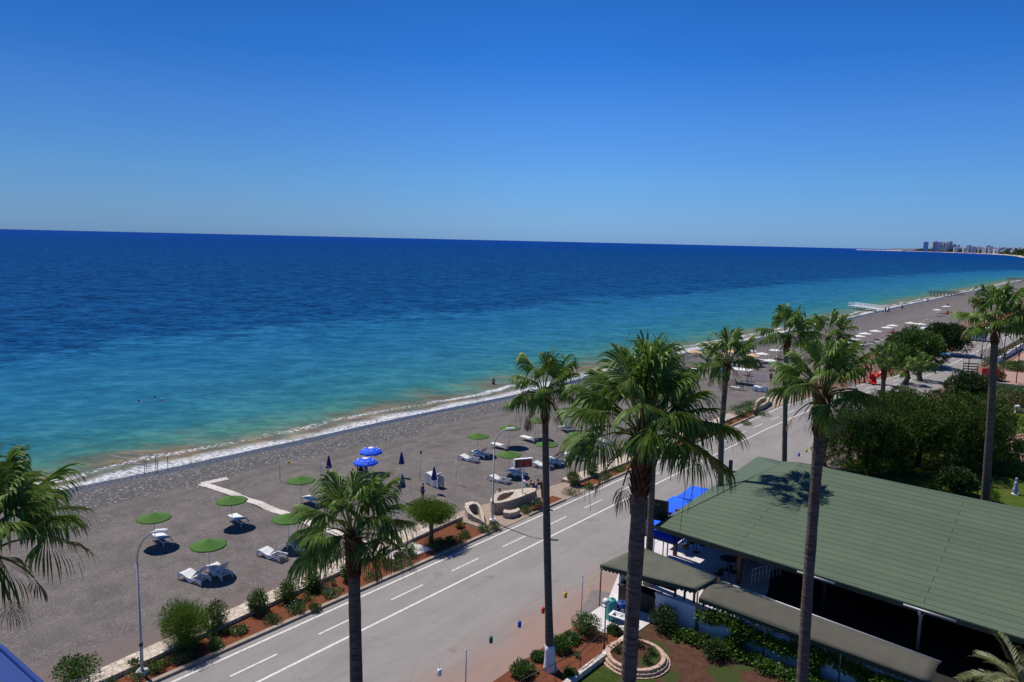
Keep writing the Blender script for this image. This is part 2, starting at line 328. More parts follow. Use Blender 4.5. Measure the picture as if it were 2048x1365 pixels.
def m_facade(name, wall, win):
    m, t, b, g = newmat(name); tc = t.nodes.new('ShaderNodeTexCoord')
    br = N(t, 'ShaderNodeTexBrick', Scale=1.0); br.offset = 0; br.inputs['Brick Width'].default_value = 5.; br.inputs['Row Height'].default_value = 3.2; br.inputs['Mortar Size'].default_value = .9; br.inputs['Mortar Smooth'].default_value = .2
    sp = N(t, 'ShaderNodeSeparateXYZ'); t.links.new(tc.outputs['Object'], sp.inputs[0])
    cb = N(t, 'ShaderNodeCombineXYZ'); t.links.new(mth(t, 'ADD', sp.outputs[0], sp.outputs[1]), cb.inputs[0]); t.links.new(sp.outputs[2], cb.inputs[1]); t.links.new(cb.outputs[0], br.inputs['Vector'])
    br.inputs['Color1'].default_value = (*win, 1); br.inputs['Color2'].default_value = (*win, 1); br.inputs['Mortar'].default_value = (*wall, 1)
    t.links.new(br.outputs[0], b.inputs['Base Color']); b.inputs['Roughness'].default_value = .7; return m
M = dict(
    beach=m_beach(), sea=m_sea(), road=m_road(), paint=m_paint(),
    stone=m_stone('pale_flagstone', (.5, .41, .33), (.68, .59, .49), (.32, .25, .19), 3.2), stonewall=m_stone('rubble_stone', (.42, .33, .24), (.62, .51, .4), (.19, .13, .09), 4.5),
    kerb=simple('kerb_concrete', (.31, .245, .19), .85, .25, 2, bmp=.4), soil=m_soil('red_soil', (.15, .05, .027), (.23, .085, .045)),
    gsoil=m_soil('garden_soil', (.075, .035, .025), (.14, .07, .045), (.05, .07, .02)), lawn=m_soil('lawn_grass', (.045, .085, .008), (.085, .14, .018), (.1, .1, .025)),
    pave=m_soil('dusty_paving', (.33, .25, .2), (.43, .34, .28)), terrace=simple('terrace_tiles', (.62, .58, .57), .6, .1, .8), pink=m_soil('pink_paving', (.36, .22, .18), (.46, .3, .25)),
    roof=m_roof(), awn=simple('olive_awning', (.1, .105, .078), .85, .12, 1.5, bmp=.2), awn2=simple('taupe_awning', (.083, .078, .06), .85, .12, 1.5, bmp=.2), valance=simple('green_valance', (.03, .055, .035), .85, .2, 4),
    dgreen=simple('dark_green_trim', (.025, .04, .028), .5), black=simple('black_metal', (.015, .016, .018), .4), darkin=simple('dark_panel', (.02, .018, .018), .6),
    galv=simple('galvanised_steel', (.42, .42, .42), .5, .15, 5, metal=.3), white=simple('white_plastic', (.8, .8, .79), .35, .04, 5), whitewall=simple('white_render', (.68, .68, .72), .8, .08, 1.2),
    wood=simple('brown_wood', (.14, .06, .03), .6, .3, 6), rust=simple('rusty_post', (.3, .14, .07), .8, .3, 6), gold=simple('gold_lettering', (.42, .28, .1), .5),
    navy=simple('navy_canvas', (.01, .018, .15), .8, .2, 6), blue=simple('bright_blue_canvas', (.0, .09, .78), .75, .08, 4), shadeblue=simple('royal_blue_canvas', (.0, .11, .85), .75, .1, 2),
    green_reed=m_reed('green_reed', (.028, .085, .008), (.075, .19, .018)), straw=m_reed('straw_reed', (.5, .3, .15), (.75, .5, .3)), whitec=m_reed('white_canvas', (.6, .6, .58), (.82, .82, .8)),
    plank=simple('bleached_planks', (.6, .55, .5), .85, .2, 3), teal=simple('turquoise_plastic', (.06, .35, .32), .4), barrel=simple('blue_barrel', (.02, .06, .25), .4),
    red=simple('red_plastic', (.8, .02, .015), .35, .08), yellow=simple('yellow_plastic', (.75, .42, .02), .4), greenp=simple('green_plastic', (.01, .12, .08), .4), bluep=simple('blue_plastic', (.02, .04, .5), .4),
    towel=simple('turquoise_towel', (.02, .3, .5), .95, .25, 8), brick=simple('planter_brick', (.5, .34, .25), .9, .25, 5, bmp=.5),
    trunk=m_trunk('palm_bark', (.065, .05, .04), (.23, .185, .155)), boots=m_trunk('palm_boots', (.045, .02, .012), (.2, .1, .06), 3), wash=simple('whitewash', (.68, .68, .72), .9, .15, 3),
    bark=m_trunk('tree_bark', (.06, .04, .03), (.16, .12, .09), 2),
    frond=leafmat('palm_leaf', (.055, .1, .012), (.11, .2, .028), (.21, .31, .06), .55, .3, .35), petiole=simple('palm_petiole', (.12, .13, .035), .5, .3, 4), deadf=leafmat('dry_frond', (.1, .06, .03), (.22, .14, .07), (.34, .24, .12), .8, .2),
    date=leafmat('date_palm_leaf', (.07, .085, .03), (.14, .16, .06), (.26, .27, .13), .5, .2),
    pine=leafmat('pine_needles', (.015, .035, .005), (.048, .098, .009), (.12, .19, .02), .6, .12, .25), dark=leafmat('dark_foliage', (.02, .04, .008), (.04, .075, .016), (.075, .12, .03), .6, .1, .25),
    oleander=leafmat('oleander_leaf', (.03, .07, .01), (.065, .14, .02), (.13, .22, .035), .45, .2), tam=leafmat('tamarisk_leaf', (.06, .11, .008), (.1, .18, .015), (.17, .26, .03), .7, .3, .2),
    vine=leafmat('vine_leaf', (.05, .1, .012), (.11, .2, .025), (.2, .3, .05), .5, .3), fred=simple('red_petals', (.6, .02, .02), .6, .2), fpink=simple('pink_petals', (.6, .12, .32), .6, .2), fwhite=simple('white_petals', (.75, .7, .7), .6, .1),
    forange=simple('orange_dates', (.75, .2, .03), .6, .25, 9), skin=simple('skin', (.42, .22, .14), .55, .08), skind=simple('tanned_skin', (.25, .12, .07), .55, .08), hair=simple('dark_hair', (.015, .011, .01), .6), clothk=simple('black_cloth', (.016, .014, .015), .85, .3, 9),
    clothb=simple('blue_cloth', (.02, .04, .22), .85), clothn=simple('navy_cloth', (.02, .03, .1), .85), clothr=simple('red_cloth', (.5, .02, .03), .85), clothw=simple('white_cloth', (.7, .7, .75), .85), clotht=simple('teal_cloth', (.05, .35, .32), .85),
    clothp=simple('dark_patterned_cloth', (.03, .02, .018), .85, .8, 14, c2=(.09, .055, .04)), clotho=simple('orange_cloth', (.65, .17, .06), .85), clothv=simple('violet_cloth', (.1, .06, .4), .85), pinkhat=simple('pink_hat', (.75, .45, .6), .85),
    led=None)
m, t, b, g = newmat('red_led_panel'); b.inputs['Base Color'].default_value = (.02, .004, .004, 1); b.inputs['Emission Color'].default_value = (.6, .02, .03, 1); b.inputs['Emission Strength'].default_value = .28; M['led'] = m
# ------------------------------------------------------------------ setting: ground, sea, far land
def grid_obj(name, ys, offs, zf, mat, xs=lambda y: interp(SH, y), sgn=1):
    R, C = len(ys), len(offs); V = []; UV = []
    for y in ys:
        x0 = xs(y)
        for o in offs: V.append((x0+sgn*o, y, zf(x0+sgn*o, y, o))); UV.append((y, o))
    Fs = [(i*C+k, i*C+k+1, (i+1)*C+k+1, (i+1)*C+k) if sgn > 0 else (i*C+k+1, i*C+k, (i+1)*C+k, (i+1)*C+k+1) for i in range(R-1) for k in range(C-1)]
    me = bpy.data.meshes.new(name); me.from_pydata(V, [], Fs); uvl = me.uv_layers.new(name='UVMap')
    li = np.zeros(len(me.loops), dtype=np.int32); me.loops.foreach_get('vertex_index', li); uvl.data.foreach_set('uv', np.array(UV, dtype=np.float32)[li].ravel())
    me.polygons.foreach_set('use_smooth', [True]*len(me.polygons)); me.materials.append(mat); me.update()
    return tag(link(name, me), kind='structure')
def bz(x, y, o):
    z = float(np.interp(o, [-40, -6, 0, 2, 5, 9, 13], [-4, -1.8, -1.2, -.95, -.5, -.12, 0.0]))
    if 0 < o < 32: z += .05*sin(o*1.7+sin(y*.23)*2)*sin(y*.41+o*.3)*min(1, o/6) - .02
    return z
ys = list(np.arange(-90, 200, 2.0)) + list(np.arange(200, 700, 10)) + [800, 1000, 1300, 1600, 1900, 2300, 2700, 3200]
offs = [-40, -10, -4, -1.5] + list(np.arange(0, 14, 1.0)) + list(np.arange(15, 34, 1.7)) + [36, 45, 60, 90, 150, 400, 1200, 4000, 12000]
grid_obj('ground', ys, offs, bz, M['beach'])
ys = list(np.arange(-90, 200, 4.0)) + list(np.arange(200, 700, 20)) + [800, 1000, 1300, 1600, 1900, 2300, 2700, 3200, 4500, 7000, 12000, 25000, 60000, 120000]
offs = [-3] + list(np.arange(0, 20, 2.0)) + [25, 35, 50, 70, 95, 130, 200, 350, 700, 1500, 4000, 12000, 40000, 120000]
SHS = SH[:-1] + [(3200, 1400), (9000, 9000), (120000, 60000)]
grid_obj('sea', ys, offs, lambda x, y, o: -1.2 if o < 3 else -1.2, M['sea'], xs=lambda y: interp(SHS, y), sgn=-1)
CEN = [(-60, -28.1), (80, -28.1), (95, -27.6), (110, -25.4), (134, -21.6), (187, -19.4), (237, -17.3), (290, -15.9), (700, -3)]
LEF = [(-60, -31.5), (92, -31.4), (110, -29), (130, -25.5), (150, -24.3), (170, -23.9), (226, -22.6), (289, -21.5), (700, -9)]
RIG = [(-60, -20.2), (75, -20.2), (100, -19.2), (142, -17.1), (180, -16.8), (216, -15.6), (700, 0)]
RY = [-60, 0, 40, 75, 80, 85, 92, 95, 100, 105, 110, 116, 122, 130, 134, 142, 150, 160, 170, 180, 187, 200, 216, 237, 260, 289, 350, 450, 700]
mb = MB(); mb.sheet([[(interp(LEF, y), y, .02), (interp(RIG, y)+.05, y, .02)] for y in RY]); tag(mb.build('road', M['road']), kind='structure')
def line_strip(fn, w, y0, y1, step=4, z=.028):
    n = max(1, int((y1-y0)/step)); return [[(fn(y)-w/2, y, z), (fn(y)+w/2, y, z)] for y in np.linspace(y0, y1, n+1)]
mb = MB()
mb.sheet(line_strip(lambda y: interp(CEN, y), .16, -60, 600)); mb.sheet(line_strip(lambda y: interp(LEF, y)+.5, .15, -60, 600))
y = -12.6
while y < 400:
    mb.sheet(line_strip(lambda yy: interp(CEN, yy)-1.32, .12, y, y+2.45)); y += 4.85
tag(mb.build('road_markings', M['paint']), kind='structure')
mb = MB(); mb.box((-20.15, 33.4, .033), (2.0, 3.6, .01), .35); tag(mb.build('asphalt_patch', simple('patch_asphalt', (.17, .15, .145), .9, .15, 2)), kind='structure')
# kerb, soil beds, stone strip on the sea side
def strip(name, fa, fb, y0, y1, z0, z1, mat, label=None, cat=None, kind=None, step=3, group=None):
    mb = MB(); n = max(1, int((y1-y0)/step)); Y = np.linspace(y0, y1, n+1)
    mb.sheet([[(fa(y), y, z0), (fa(y), y, z1), (fb(y), y, z1), (fb(y), y, z0)] for y in Y])
    for y, o in ((y0, 1), (y1, 0)):
        q = [(fa(y), y, z0), (fa(y), y, z1), (fb(y), y, z1), (fb(y), y, z0)]; mb.add(q, [(0, 1, 2, 3) if o else (3, 2, 1, 0)])
    return tag(mb.build(name, mat), label, cat, group, kind)
K = lambda y: interp(LEF, y)
SO = [(-60, -33.9), (12, -33.9), (21, -34.7), (36.5, -36.2), (38, -36.3), (49, -34.3), (60, -33.9), (88, -33.9)]
SI = [(-60, -32.9), (12, -32.9), (21, -33.6), (37.5, -34.6), (49, -32.9), (60, -32.6), (88, -32.6)]
so_ = lambda y: interp(SO, y); si_ = lambda y: interp(SI, y)
for a, b_ in ((-30, 37.2), (41.4, 46), (49.6, 88), (165, 240)):
    strip('kerb', lambda y: K(y)-.24, lambda y: K(y), a, b_, -.02, .14, M['kerb'], kind='structure')
strip('soil_bed', lambda y: si_(y)+.02, lambda y: K(y)-.24, -30, 37.0, -.02, .09, M['soil'], kind='structure')
strip('soil_bed', lambda y: si_(y)+.02, lambda y: K(y)-.24, 49.8, 86, -.02, .09, M['soil'], kind='structure')
strip('soil_bed', lambda y: K(y)-1.3, lambda y: K(y)-.24, 41.6, 46, -.02, .09, M['soil'], kind='structure')
strip('soil_bed', lambda y: K(y)-4.5, lambda y: K(y)-.24, 165, 300, -.02, .09, M['soil'], kind='structure')
strip('paved_landing', lambda y: so_(y)+.3, lambda y: K(y)-.02, 37.3, 49.5, -.02, .06, M['pave'], kind='structure')
strip('paved_landing', lambda y: -33.8, lambda y: K(y)-.02, 88, 100, -.02, .06, M['pave'], kind='structure')
for a, b_, l in ((-30, 37.6, 'low pale stone border wall behind the near flower bed'), (49.4, 88, 'low pale stone border wall behind the farther flower bed')):
    strip('stone_border_wall', so_, si_, a, b_, -.1, .3, M['stone'], l, 'wall', group='stone border walls along the beach')
# landward ground: beds, lawn, garden, terrace
def sheet_poly(name, pts, z, mat, kind='structure', thick=.05):
    mb = MB(); mb.prism(pts, z-thick, z, 0); return tag(mb.build(name, mat), kind=kind)
sheet_poly('garden_soil', [(-20.1, -20), (-20.1, 31.2), (-19, 31.2), (-17.6, 31.8), (-17.2, 34.4), (6, 34.2), (30, 34.2), (30, -20)], .05, M['gsoil'])
sheet_poly('soil_bed', [(-20.1, -20), (-20.1, 31.0), (-19.0, 30.9), (-17.65, 31.2), (-17.65, -20)], .07, M['soil'])
M['lawn2'] = m_soil('dry_lawn', (.035, .06, .01), (.065, .095, .018), (.09, .075, .03))
sheet_poly('lawn', [(-17.5, 10), (-17.4, 31.4), (-16.8, 32.0), (-15.6, 30.2), (-14.4, 28.9), (-12.5, 28.2), (-10, 26), (-8, 10)], .075, M['lawn2'])
sheet_poly('terrace_floor', [(-20.2, 31.4), (-20.2, 34.0), (-23.4, 42.2), (-23.4, 50.5), (-17, 52), (8, 52), (8, 34.5), (-17.2, 34.5), (-17.3, 32.0), (-18.6, 31.0)], .09, M['terrace'])
sheet_poly('lawn', [(-18, 53), (-17.2, 84), (-13, 112.5), (12, 111), (12, 53)], .05, M['lawn'])
sheet_poly('pink_path', [(-7.9, 92.6), (-6.3, 98), (-4.8, 104), (6, 104), (6, 84), (-5.0, 84.3)], .075, M['pink'])
sheet_poly('pink_path', [(-14.2, 131), (-13.3, 156), (-12.3, 190), (-3, 190), (0, 131)], .06, M['pink'])
sheet_poly('lawn', [(-16.5, 113), (-15.5, 129), (8, 127), (8, 112)], .055, M['gsoil'])
# ------------------------------------------------------------------ fan palms
def unit(v): return v/np.maximum(np.linalg.norm(v, axis=-1, keepdims=True), 1e-9)
def fan(Q, T, base, az, el, Lp, R, ns, droop, rg, half=1.95, wid=1.55):
    "one costapalmate leaf: petiole tube into T, leaf ribbons into Q"
    h = np.array([cos(az), sin(az), 0.]); d = h*cos(el) + np.array([0, 0, sin(el)])
    pts = [np.array(base)]; dd = d.copy(); sag = .10 + .10*cos(el)
    for i in range(5):
        pts.append(pts[-1] + dd*Lp/5); dd = unit(dd + np.array([0, 0, -sag]))
    T.tube([tuple(p) for p in pts], [.035, .03, .026, .022, .02, .018], 5, 0)
    tip = pts[-1]; a = dd; s = unit(np.cross(a, [0, 0, 1.])+1e-6); s = unit(s + rg.uniform(-.25, .25)*np.cross(s, a)); n = np.cross(s, a)
    ph = np.linspace(-half, half, ns); dphi = ph[1]-ph[0]
    for p in ph:
        L = R*(.72 + .28*cos(p*.8))*rg.uniform(.88, 1.1)
        costa = tip + a*R*.28*max(0, cos(p))**2
        d0 = unit(a*cos(p) + s*sin(p) - n*.30*abs(sin(p)) - n*.12*rg.random())
        k = 7; P = [costa]; dirv = d0.copy(); W = [max(.004, R*.10*dphi)]
        dr = droop*rg.uniform(.8, 1.6)
        side = unit(np.cross(n, d0)); tw = rg.uniform(-.35, .35)
        S = [side]
        for i in range(1, k+1):
            t_ = i/k
            g_ = dr*(max(0, t_-.46)**1.3)*2.1 + .02
            dirv = unit(dirv + np.array([rg.uniform(-.05, .05), rg.uniform(-.05, .05), -g_]))
            P.append(P[-1] + dirv*L/k)
            wv = L*dphi*.66*min(t_, .58)*(1 if t_ < .58 else max(0.0, 1-(t_-.58)/.42)**.75) * wid + .003
            W.append(wv); sd = unit(np.cross(n, dirv)+side*.4 + n*tw*t_); S.append(sd)
        P = np.array(P); W = np.array(W)[:, None]; S = np.array(S)
        fold = n*.5*W
        Lf = P - S*W*.5 + fold; Rt = P + S*W*.5 - fold
        for i in range(k): Q.append((Lf[i], Rt[i], Rt[i+1], Lf[i+1]))
def crown(root, loc, r, nf, ns, seed, elr=(82, -38), R=.8, Lp=.86, droop=1.0, wind=(.25, .1), spear=False, parent=None):
    rg = random.Random(seed); Q = []; T = MB(); base = np.array(loc)
    for i in range(nf):
        u = (i+.5)/nf; el = radians(elr[0] + (elr[1]-elr[0])*u**.9 + rg.uniform(-9, 9)); az = i*2.39996 + rg.uniform(-.3, .3) + seed
        b = base + np.array([cos(az)*.1, sin(az)*.1, .25*(1-u)-.15])
        hx = np.array([cos(az)*cos(el)+wind[0]*.5, sin(az)*cos(el)+wind[1]*.5]); az2 = atan2(hx[1], hx[0])
        fan(Q, T, b, az2, el, r*Lp*rg.uniform(.85, 1.15), r*R*rg.uniform(.85, 1.12), ns, droop*(1.0 if el > .6 else 1.25), rg)
    for k in range(3 if spear else 1):
        fan(Q, T, base, rg.uniform(0, 6.28), radians(rg.uniform(78, 88)), r*Lp*.7, r*R*rg.uniform(.95, 1.15), 16, .25, rg, half=.32 if spear else .5, wid=2.2)
    q = quads('crown', np.array(Q), M['frond'], root); T.build('leaf_stalks', M['petiole'], q)
    return q
def palm(base, top, r=1.55, nf=30, ns=34, seed=1, rad=(.27, .17), label='', white=0, boots=1.3, droop=1.05, dead=4, elr=(87, 24), group='fan palms along the road', bend=0.25, rooth=1.0, spear=False, strings=0):
    root = empty('palm_tree', base); tag(root, label, 'palm tree', group)
    B0 = Vector(base); D = Vector(top) - B0; n = 22; pts = []; rs = []; rg = random.Random(seed+50)
    bx, by = rg.uniform(-bend, bend), rg.uniform(-bend, bend)
    for i in range(n+1):
        u = i/n; pts.append(Vector((D.x*u + bx*sin(pi*u), D.y*u+by*sin(pi*u), D.z*u - (.25 if i == 0 else 0))))
        rs.append(rad[0]*(1.0-u) + rad[1]*u + .16*math.exp(-u*D.z/.5)*rooth + rg.uniform(-.008, .008))
    mb = MB(); mb.tube(pts, rs, 14); t_ = mb.build('trunk', M['trunk'], root)
    if white:
        mb = MB(); P = [Vector((D.x*z/D.z + bx*sin(pi*z/D.z), D.y*z/D.z+by*sin(pi*z/D.z), z)) for z in (-.1, .3, .7, 1.1, white)]
        mb.tube(P, [rad[0]+.16*math.exp(-max(0, p.z)/.5)+.022 - (rad[0]-rad[1])*max(0, p.z)/D.z for p in P], 14); mb.build('whitewash_band', M['wash'], root)
    # old leaf bases round the top of the trunk
    mb = MB(); m_ = int(70*boots)
    ax = (pts[-1]-pts[-3]).normalized()
    mb.tube([pts[-1]-ax*boots, pts[-1]-ax*boots*.6, pts[-1]-ax*.2, pts[-1]+ax*.25], [rad[1]*1.02, rad[1]*1.25, rad[1]*1.45, rad[1]*.6], 12)
    for k in range(m_):
        A = k*2.4; u = k/m_; c = pts[-1] - ax*boots*(1-u) ; o = Vector((cos(A), sin(A), 0))
        rr = rad[1]*(1.0+.4*u); a0 = c + o*rr*.9; a1 = c + o*(rr+.07+.05*rg.random()) + Vector((0, 0, .16+.1*rg.random()))
        sd = Vector((-sin(A), cos(A), 0))*.05
        mb.add([a0-sd, a0+sd, a1+sd*.5, a1-sd*.5, a0-sd-Vector((0, 0, .12)), a0+sd-Vector((0, 0, .12))], [(0, 1, 2, 3), (4, 5, 2, 3), (0, 3, 4), (1, 5, 2)])
    mb.build('leaf_bases', M['boots'], root)
    if dead:
        Q = []; T = MB()
        for k in range(dead):
            az = rg.uniform(0, 6.28); fan(Q, T, np.array(pts[-1])+np.array([cos(az)*.15, sin(az)*.15, -.25]), az, radians(rg.uniform(-50, -20)), r*.8, r*.42, 12, 1.6, rg, half=1.1, wid=.5)
        d_ = quads('dry_leaves', np.array(Q), M['deadf'], root); T.build('leaf_stalks', M['petiole'], d_)
    if spear:
        Q = []; T = MB(); rg2 = random.Random(8)
        for k, (dx, hh, w_) in enumerate(((.1, 2.35, .1), (.3, 2.05, .2), (.42, 2.3, .07), (-.05, 2.2, .05))):
            o0 = np.array(pts[-1]); rv = np.array(rt); lean = rv*dx + np.array([0, 0, hh]); sd = unit(np.cross(lean, np.array(fw))); P = [o0+lean*q + sd*.04*sin(q*5+k) for q in np.linspace(.3, 1, 9)]
            T.tube([tuple(o0), tuple(P[0])], [.03, .02], 5)
            for i2 in range(8):
                w1 = w_*sin(pi*min(1, .25+i2/10)); w2_ = w_*sin(pi*min(1, .25+(i2+1)/10)); Q.append((P[i2]-sd*w1*.5, P[i2]+sd*w1*.5, P[i2+1]+sd*w2_*.5, P[i2+1]-sd*w2_*.5))
            hk = P[-1]; Q.append((hk, hk+sd*.03, hk+rv*.18-np.array([0, 0, .28])+sd*.02, hk+rv*.16-np.array([0, 0, .3])))
        bl = quads('unopened_leaves', np.array(Q), leafmat('yellow_green_leaf', (.16, .17, .03), (.24, .26, .05), (.34, .33, .09), .5, .3), root); T.build('leaf_stalks', M['petiole'], bl)
    if strings:
        mb = MB()
        for k in range(strings):
            az = rg.uniform(0, 6.28); h_ = Vector((cos(az), sin(az), 0)); P = [pts[-1]+h_*r*q+Vector((0, 0, r*z)) for q, z in ((.05, 0), (.35, .35), (.7, .3), (.95, -.15), (1.02, -.7), (1.0+rg.uniform(-.1, .1), -1.15-.4*rg.random()))]; mb.tube(P, [.014, .012, .01, .009, .008, .005], 5)
        mb.build('fruit_stalks', M['petiole'], root)
    crown(root, tuple(D), r, nf, ns, seed, droop=droop, elr=elr, spear=spear)
    return root
palm((-19.6, 3.2, 0), GX(-30, 1095, -19.2), 1.42, 30, 44, 3, rad=(.24, .18), label='nearest roadside palm at the left edge, crown half out of view', dead=8)
p_ = GX(706, 1070, -18.8); palm((-18.75, p_.y+.1, 0), p_, 1.36, 28, 48, 11, rad=(.235, .195), label='short roadside palm standing alone before the road with ragged brown trunk top', dead=6, boots=1.5)
p_ = GX(1090, 788, -18.75); palm((-18.7, 26.55, 0), p_, 1.2, 20, 36, 21, rad=(.2, .14), label='slender palm with whitewashed trunk foot rising from the red soil bed', white=1.35, droop=1.3, dead=12, strings=7)
palm((-19.5, 37.4, 0), GX(1312, 780, -19.5), 1.25, 24, 30, 31, rad=(.22, .15), label='palm half hidden by the big palm, trunk at the corner of the green roof', dead=6)
palm((-19.4, 47.8, 0), GX(1455, 724, -19.4), 1.45, 20, 30, 41, rad=(.22, .16), label='palm beside the road whose crown stands before the straw parasols', dead=8, droop=1.25, strings=5)
palm((-19.2, 59.6, 0), GX(1573, 677, -19.1), 1.55, 20, 26, 51, rad=(.21, .16), label='tall palm behind the top of the green roof, left of the large right hand palm', dead=6, droop=1.2, strings=4)
palm((-19.2, 70.0, 0), GX(1657, 680, -19.1), 1.6, 20, 26, 61, rad=(.2, .15), label='palm whose dark crown shows just above the large right hand palm', dead=6, droop=1.2)
# garden palms
p_ = GD(1287, 868, 17.2); palm((p_.x-.1, p_.y+.05, 0), p_, 1.33, 32, 60, 77, rad=(.2, .18), spear=True, label='largest palm in the middle of the photo with a huge glossy crown and thick trunk', group='palms in the restaurant garden', boots=1.5, droop=1.0, dead=4, elr=(88, 26), bend=.08, strings=5)
p_ = GD(1646, 788, 27); palm((p_.x+.25, p_.y-.1, 0), p_, 1.22, 28, 46, 87, rad=(.21, .175), label='tall garden palm rising in front of the taupe awning and the green roof', group='palms in the restaurant garden', boots=1.5, dead=8, bend=.1, droop=1.15, strings=3)
b_ = G(1966, 1062); p_ = GD(1991, 652, 58); palm((b_.x, b_.y, 0), p_, 1.7, 24, 30, 97, rad=(.29, .2), label='tall palm on the lawn at the right edge with long bare leaning trunk', group='palms in the restaurant garden', dead=8, droop=1.2, strings=4)
# small far palms
palm((-20.6, 98, 0), GX(1769, 724, -20.5), 1.4, 20, 24, 107, rad=(.3, .24), label='palm beside the red slide with the reddish trunk', dead=8, boots=2.2)
palm((-21.7, 127, 0), (-21.6, 127, 2.2), 1.35, 20, 20, 117, rad=(.35, .28), label='short stocky palm at the road edge behind the pines', boots=1.2, dead=0)
palm((-22.8, 122, 0), (-22.8, 122, 2.0), 1.35, 20, 20, 127, rad=(.35, .28), label='short stocky palm left of its twin at the road edge', boots=1.2, dead=0)
# date palm with orange fruit, lower right corner
def date_palm():
    p0 = G(2042, 1385, 1.6); root = empty('date_palm', (p0.x, p0.y, 0)); tag(root, 'date palm with orange fruit sprays in the shade below the green roof', 'palm tree', 'palms in the restaurant garden')
    mb = MB(); mb.tube([(0, 0, -.1), (0, 0, .8), (0, 0, 1.6)], [.35, .3, .3], 12); mb.build('trunk', M['boots'], root)
    rg = random.Random(5); Q = []; T = MB()
    for k in range(30):
        az = k*2.4; el = radians(75-80*(k/30)); L = rg.uniform(2.1, 2.9); p = np.array([0, 0, 1.6]); d = np.array([cos(az)*cos(el), sin(az)*cos(el), sin(el)])
        pts = [p.copy()]
        for i in range(14):
            p = p + d*L/14; d = unit(d + np.array([0, 0, -.11])); pts.append(p.copy())
            s = unit(np.cross(d, [0, 0, 1.]));
            for q in range(3):
                pp = p - d*L/14*q/3
                for sg in (-1, 1):
                    ld = unit(s*sg*.8 + d*.55 + np.array([0, 0, .25])+np.array([rg.uniform(-.1, .1) for _ in range(3)])); ll = .5*(1-.5*abs(i/14-.4)); w_ = np.cross(ld, s)*.016+d*.012
                    e1 = pp+ld*ll*.6; e2 = pp+ld*ll+np.array([0, 0, -.06]); Q.append((pp-w_, pp+w_, e1+w_, e1-w_)); Q.append((e1-w_, e1+w_, e2+w_*.1, e2-w_*.1))
        T.tube([tuple(x) for x in pts[::2]], [.03, .026, .022, .018, .014, .01, .007, .005][:len(pts[::2])], 5)
    c = quads('crown', np.array(Q), M['date'], root); T.build('leaf_stalks', M['petiole'], c)
    for j, az in enumerate((2.4, 3.3, 4.1, 1.6)):
        mb = MB()
        for k in range(26):
            a = az + rg.uniform(-.5, .5); l = rg.uniform(.5, .9); e = Vector((cos(a)*l, sin(a)*l, 1.7+rg.uniform(-.5, .15))); mb.tube([(0, 0, 1.6), (e.x*.6, e.y*.6, e.z+.25), e], [.01, .008, .006], 4)
            for q in range(5): mb.lathe([(.0, -.022), (.02, 0), (0, .022)], e - Vector((e.x*.07*q, e.y*.07*q, -.05*q)), 5)
        mb.build('fruit_spray', M['forange'], root)
date_palm()
# ------------------------------------------------------------------ bushes, trees
def rdirs(rg, n):
    v = rg.normal(size=(n, 3)); return unit(v)
def leaves(rg, C, dirs, size, asp=.45, up_=0.0):
    n = len(C); d = unit(dirs + rg.normal(size=(n, 3))*.55 + np.array([0, 0, up_])); s = unit(np.cross(d, rg.normal(size=(n, 3))))
    L = (size*rg.uniform(.6, 1.3, n))[:, None]; W = L*asp
    return np.stack([C, C+d*L*.5+s*W*.5, C+d*L, C+d*L*.5-s*W*.5], 1)
def lobes_cloud(rg, lobes, n, inner=.55):
    vol = np.array([l[3]*l[4]*l[5] for l in lobes])**.67; idx = rg.choice(len(lobes), n, p=vol/vol.sum()); Lb = np.array(lobes)[idx]
    d = rdirs(rg, n); r = inner + (1.08-inner)*rg.random(n)**.6; lump = 1+.12*np.sin(d[:, 0]*7+Lb[:, 0]*3)*np.sin(d[:, 1]*6+Lb[:, 1]*2)+.08*np.sin(d[:, 2]*11)
    return Lb[:, :3] + d*Lb[:, 3:6]*(r*lump)[:, None], d
